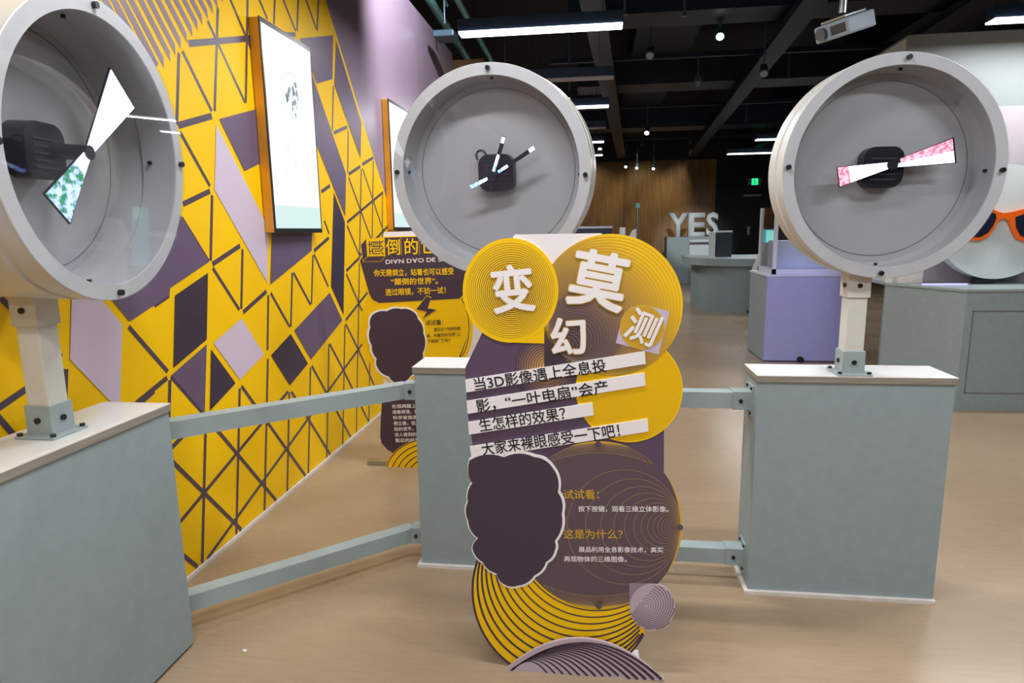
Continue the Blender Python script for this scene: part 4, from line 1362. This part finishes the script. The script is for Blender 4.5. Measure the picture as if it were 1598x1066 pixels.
tag(ib, 'pale lavender block inside the glass case', 'block')
o = MB().prism([onY(x, y, 8.6) for x, y in ((1178, 424), (1196, 379), (1212, 378), (1212, 424))], (0, .2, 0)).box((onY(1186, 424, 8.6).x, 8.62, 0), (onY(1204, 424, 8.6).x, 8.78, .9)).build('sloped_panel', M['white'])
o.location.z = 0
tag(o, 'white sloping panel standing behind the lavender plinth', 'panel')
# small lit screen farther back
sY = 10.2
p0 = onY(1186, 424, sY); p1 = onY(1206, 358, sY)
sm = thing('kiosk_screen', 'small kiosk screen glowing cyan and green left of the right drum', 'screen', (p0.x, sY, 0))
MB().box((p0.x, sY, .5), (p1.x + .06, sY + .08, p1.z), .004).build('casing', M['cyan'], sm)
q0 = onY(1195, 378, sY); q1 = onY(1206, 360, sY)
MB().box((q0.x, sY - .004, q0.z), (q1.x + .03, sY, q1.z)).build('screen', M['monlit'], sm)
MB().box((p0.x + .05, sY + .01, 0), (p1.x, sY + .07, .5)).build('post', M['grey'], sm)

# ---- round desk
RD = thing('round_desk', 'rounded grey counter desk in front of the YES letters', 'desk', (2.55, 12.0, 0))
pts = [(2.55 + .70 * math.cos(rad(a)), 12.0 + .72 * math.sin(rad(a))) for a in range(180, 361, 8)]
pts2 = [(2.62 + .95 * math.cos(rad(a)), 12.05 + .90 * math.sin(rad(a))) for a in range(180, 361, 8)]
MB().prism([(x, y, 0) for x, y in pts] + [(3.25, 12.9, 0), (1.85, 12.9, 0)], (0, 0, .80)).build('curved_front', M['grey'], RD)
MB().prism([(x, y, .80) for x, y in pts2] + [(3.57, 12.95, .80), (1.67, 12.95, .80)], (0, 0, .125)).build('counter_top', M['rail'], RD)
q = onZ(1153, 489, .02)
cbx = MB().cyl((2.6, 11.26, .02), (2.6, 11.29, .02), .04, 12).build('floor_socket', M['black'], RD)
mY = 11.9
p0 = onY(1118, 401, mY); p1 = onY(1143, 360, mY)
mo = thing('desk_monitor', 'dark striped box with white top on the round desk', 'monitor', (p0.x, mY, .925))
MB().box((p0.x, mY, .926), (p1.x, mY + .16, p1.z - .03), .006).build('casing', M['mon'], mo)
MB().box((p0.x - .004, mY - .004, p1.z - .03), (p1.x + .004, mY + .164, p1.z), .004).build('top_cap', M['white'], mo)
g = MB()
for k in range(9):
    zz = .96 + k * (p1.z - 1.02) / 9
    g.box((p0.x + .02, mY - .003, zz), (p1.x - .02, mY + .001, zz + .008))
g.build('grille', M['wire'], mo)
p0 = onY(1107, 404, mY); p1 = onY(1117, 362, mY)
o = MB().box((p0.x, mY, .926), (p1.x, mY + .12, p1.z), .004).build('white_box', M['white'])
tag(o, 'white upright box left of the dark box on the round desk', 'box')

# ---- YES desk
YY = 17.4
yd_ = thing('reception_counter', 'grey counter carrying the white YES letters', 'counter', (2.6, YY, 0))
xa = onY(1040, 400, YY).x; xb = onY(1075, 400, YY).x; xc = onY(1112, 400, YY).x
zt = onY(1060, 370, YY).z
MB().box((xa, YY, 0), (xb, YY + .6, zt), .004).build('counter_body', M['grey'], yd_)
MB().box((xb, YY + .1, 0), (xc, YY + .6, zt), .004).build('counter_body', M['grey'], yd_)
pn = MB().box((xb + .02, YY + .085, onY(1090, 405, YY).z), (xc - .03, YY + .1, onY(1090, 374, YY).z)).build('notice_board', M['disc'], yd_)
MB().box((xb + .02, YY + .08, onY(1090, 382, YY).z), (xc - .03, YY + .086, onY(1090, 378, YY).z)).build('notice_band', M['line'], pn)
for ch, xl, xr, lb_ in (('Y', 1044, 1074, 'white letter Y, first of the YES letters'), ('E', 1075, 1101, 'white letter E in the middle of the YES letters'), ('S', 1103, 1122, 'white letter S, last of the YES letters')):
    me, x0, x1, y0, y1 = text_mesh(ch, 0, .03)
    A, B = onY(xl, 369, YY), onY(xr, 369, YY)
    kx = (B.x - A.x) / (x1 - x0)
    kz = .62 / (y1 - y0)
    bm2 = bmesh.new(); bm2.from_mesh(me)
    for v in bm2.verts:
        v.co = Vector((A.x + (v.co.x - x0) * kx, YY + .12, zt + .001 + (v.co.y - y0) * kz))
    bmesh.ops.recalc_face_normals(bm2, faces=bm2.faces[:])
    r = bmesh.ops.extrude_face_region(bm2, geom=bm2.faces[:])
    for v in [g_ for g_ in r['geom'] if isinstance(g_, bmesh.types.BMVert)]:
        v.co.y += .10
    bmesh.ops.recalc_face_normals(bm2, faces=bm2.faces[:])
    bm2.to_mesh(me); bm2.free()
    o = link('letter_sign', me, M['letter'])
    tag(o, lb_, 'letter', 'YES letters')

# ---- far wall details
dr = thing('door_1', 'black double door in the far black wall', 'door', (4.6, 19.88, 0))
dr['kind'] = 'structure'
MB().box((3.75, 19.875, 0), (4.6, 19.9, 2.3)).build('leaf', M['dark_wall'], dr)
MB().box((4.61, 19.875, 0), (5.45, 19.9, 2.3)).build('leaf', M['dark_wall'], dr)
q = onY(1168, 361, 19.85)
MB().box((q.x - .04, 19.83, q.z - .10), (q.x + .04, 19.875, q.z + .14), .005).build('handle', M['metal'], dr)
p0, p1 = onY(1160, 307, 19.85), onY(1188, 303, 19.85)
MB().box((p0.x, 19.80, p0.z), (p1.x, 19.874, p1.z), .004).build('door_closer', M['metal'], dr)
ex = thing('exit_sign', 'small green lit exit sign on the far black wall', 'exit sign', onY(1178, 289, 19.8))
p0, p1 = onY(1167, 289, 19.8), onY(1188, 278, 19.8)
MB().box((p0.x, 19.8, p0.z), (p1.x, 19.88, p1.z), .004).build('casing', M['proj'], ex)
p0, p1 = onY(1173, 288.5, 19.8), onY(1183, 278.5, 19.8)
gp = MB().box((p0.x, 19.79, p0.z), (p1.x, 19.80, p1.z)).build('lit_face', M['green_sign'], ex)
mxx, mzz = (p0.x + p1.x) / 2, (p0.z + p1.z) / 2
MB().cyl((mxx - .01, 19.786, mzz + .055), (mxx - .01, 19.789, mzz + .055), .018, 12).box((mxx - .02, 19.786, mzz - .02), (mxx + .012, 19.789, mzz + .035)).box((mxx - .04, 19.786, mzz - .07), (mxx - .015, 19.789, mzz - .02)).box((mxx + .01, 19.786, mzz - .06), (mxx + .04, 19.789, mzz - .02)).build('running_figure', M['white'], gp)
o = MB().box(onY(1189, 334, 19.85), onY(1204, 326, 19.85) + Vector((0, .04, 0))).build('wall_sign', M['red_sign'])
tag(o, 'small red sign on the far black wall', 'sign')
o = MB().cyl(onY(1092, 299, 19.85), onY(1092, 299, 19.99), .05, 16).build('wall_sensor', M['spot_body'], None, True)
tag(o, 'small round sensor on the wooden far wall', 'sensor')
# pole stand and board before the wood wall
pY = 15.5
P_ = onY(995, 318, pY)
ps = thing('pole_stand', 'slim metal pole stand in front of the wooden wall', 'stand', (P_.x, pY, 0))
MB().cyl((P_.x, pY, .02), (P_.x, pY, P_.z), .025, 12).build('pole', M['metal'], ps, True)
MB().cyl((P_.x, pY, 0), (P_.x, pY, .03), .22, 24).build('base', M['black'], ps, True)
MB().box((P_.x - .05, pY - .05, P_.z - .10), (P_.x + .05, pY + .05, P_.z + .02), .01).build('head', M['teal'], ps)
gY = 9.0
p0, p1 = onY(893, 372, gY), onY(955, 353, gY)
o = thing('low_display_case', 'low grey display case behind the large sign', 'display case', ((p0.x + p1.x) / 2, gY, 0))
MB().box((p0.x, gY, 0), (p1.x, gY + .5, p1.z - .03), .004).build('case_body', M['duct2'], o)
MB().box((p0.x - .01, gY - .01, p1.z - .03), (p1.x + .01, gY + .51, p1.z), .004).build('case_rim', M['proj'], o)
gY = 9.6
p0, p1 = onY(967, 372, gY), onY(976, 355, gY)
o = MB().box((p0.x, gY, 0), (p1.x, gY + .12, p1.z), .004).build('brochure_stand', M['white'])
tag(o, 'white upright leaflet stand behind the large sign', 'stand')
o = MB().prism([onY(x, y, gY) for x, y in ((978, 378), (993, 378), (993, 357), (987, 360))], (0, .1, 0)).prism([(p1.x + .06, gY, 0), (p1.x + .14, gY, 0), (p1.x + .14, gY + .1, 0), (p1.x + .06, gY + .1, 0)], (0, 0, 1.3)).build('folded_card', M['strip'])
tag(o, 'cream folded card on a stand beside the white leaflet stand', 'card')
# scrap on the floor
q = onZ(381, 1017, 0)
o = MB().prism([q + Vector((-.008, 0, .0005)), q + Vector((.006, -.006, .0005)), q + Vector((.010, .006, .0005)), q + Vector((-.004, .01, .0005))], (0, 0, .003)).build('paper_scrap', M['white'])
tag(o, 'tiny white paper scrap on the floor near the left pedestal', 'paper')
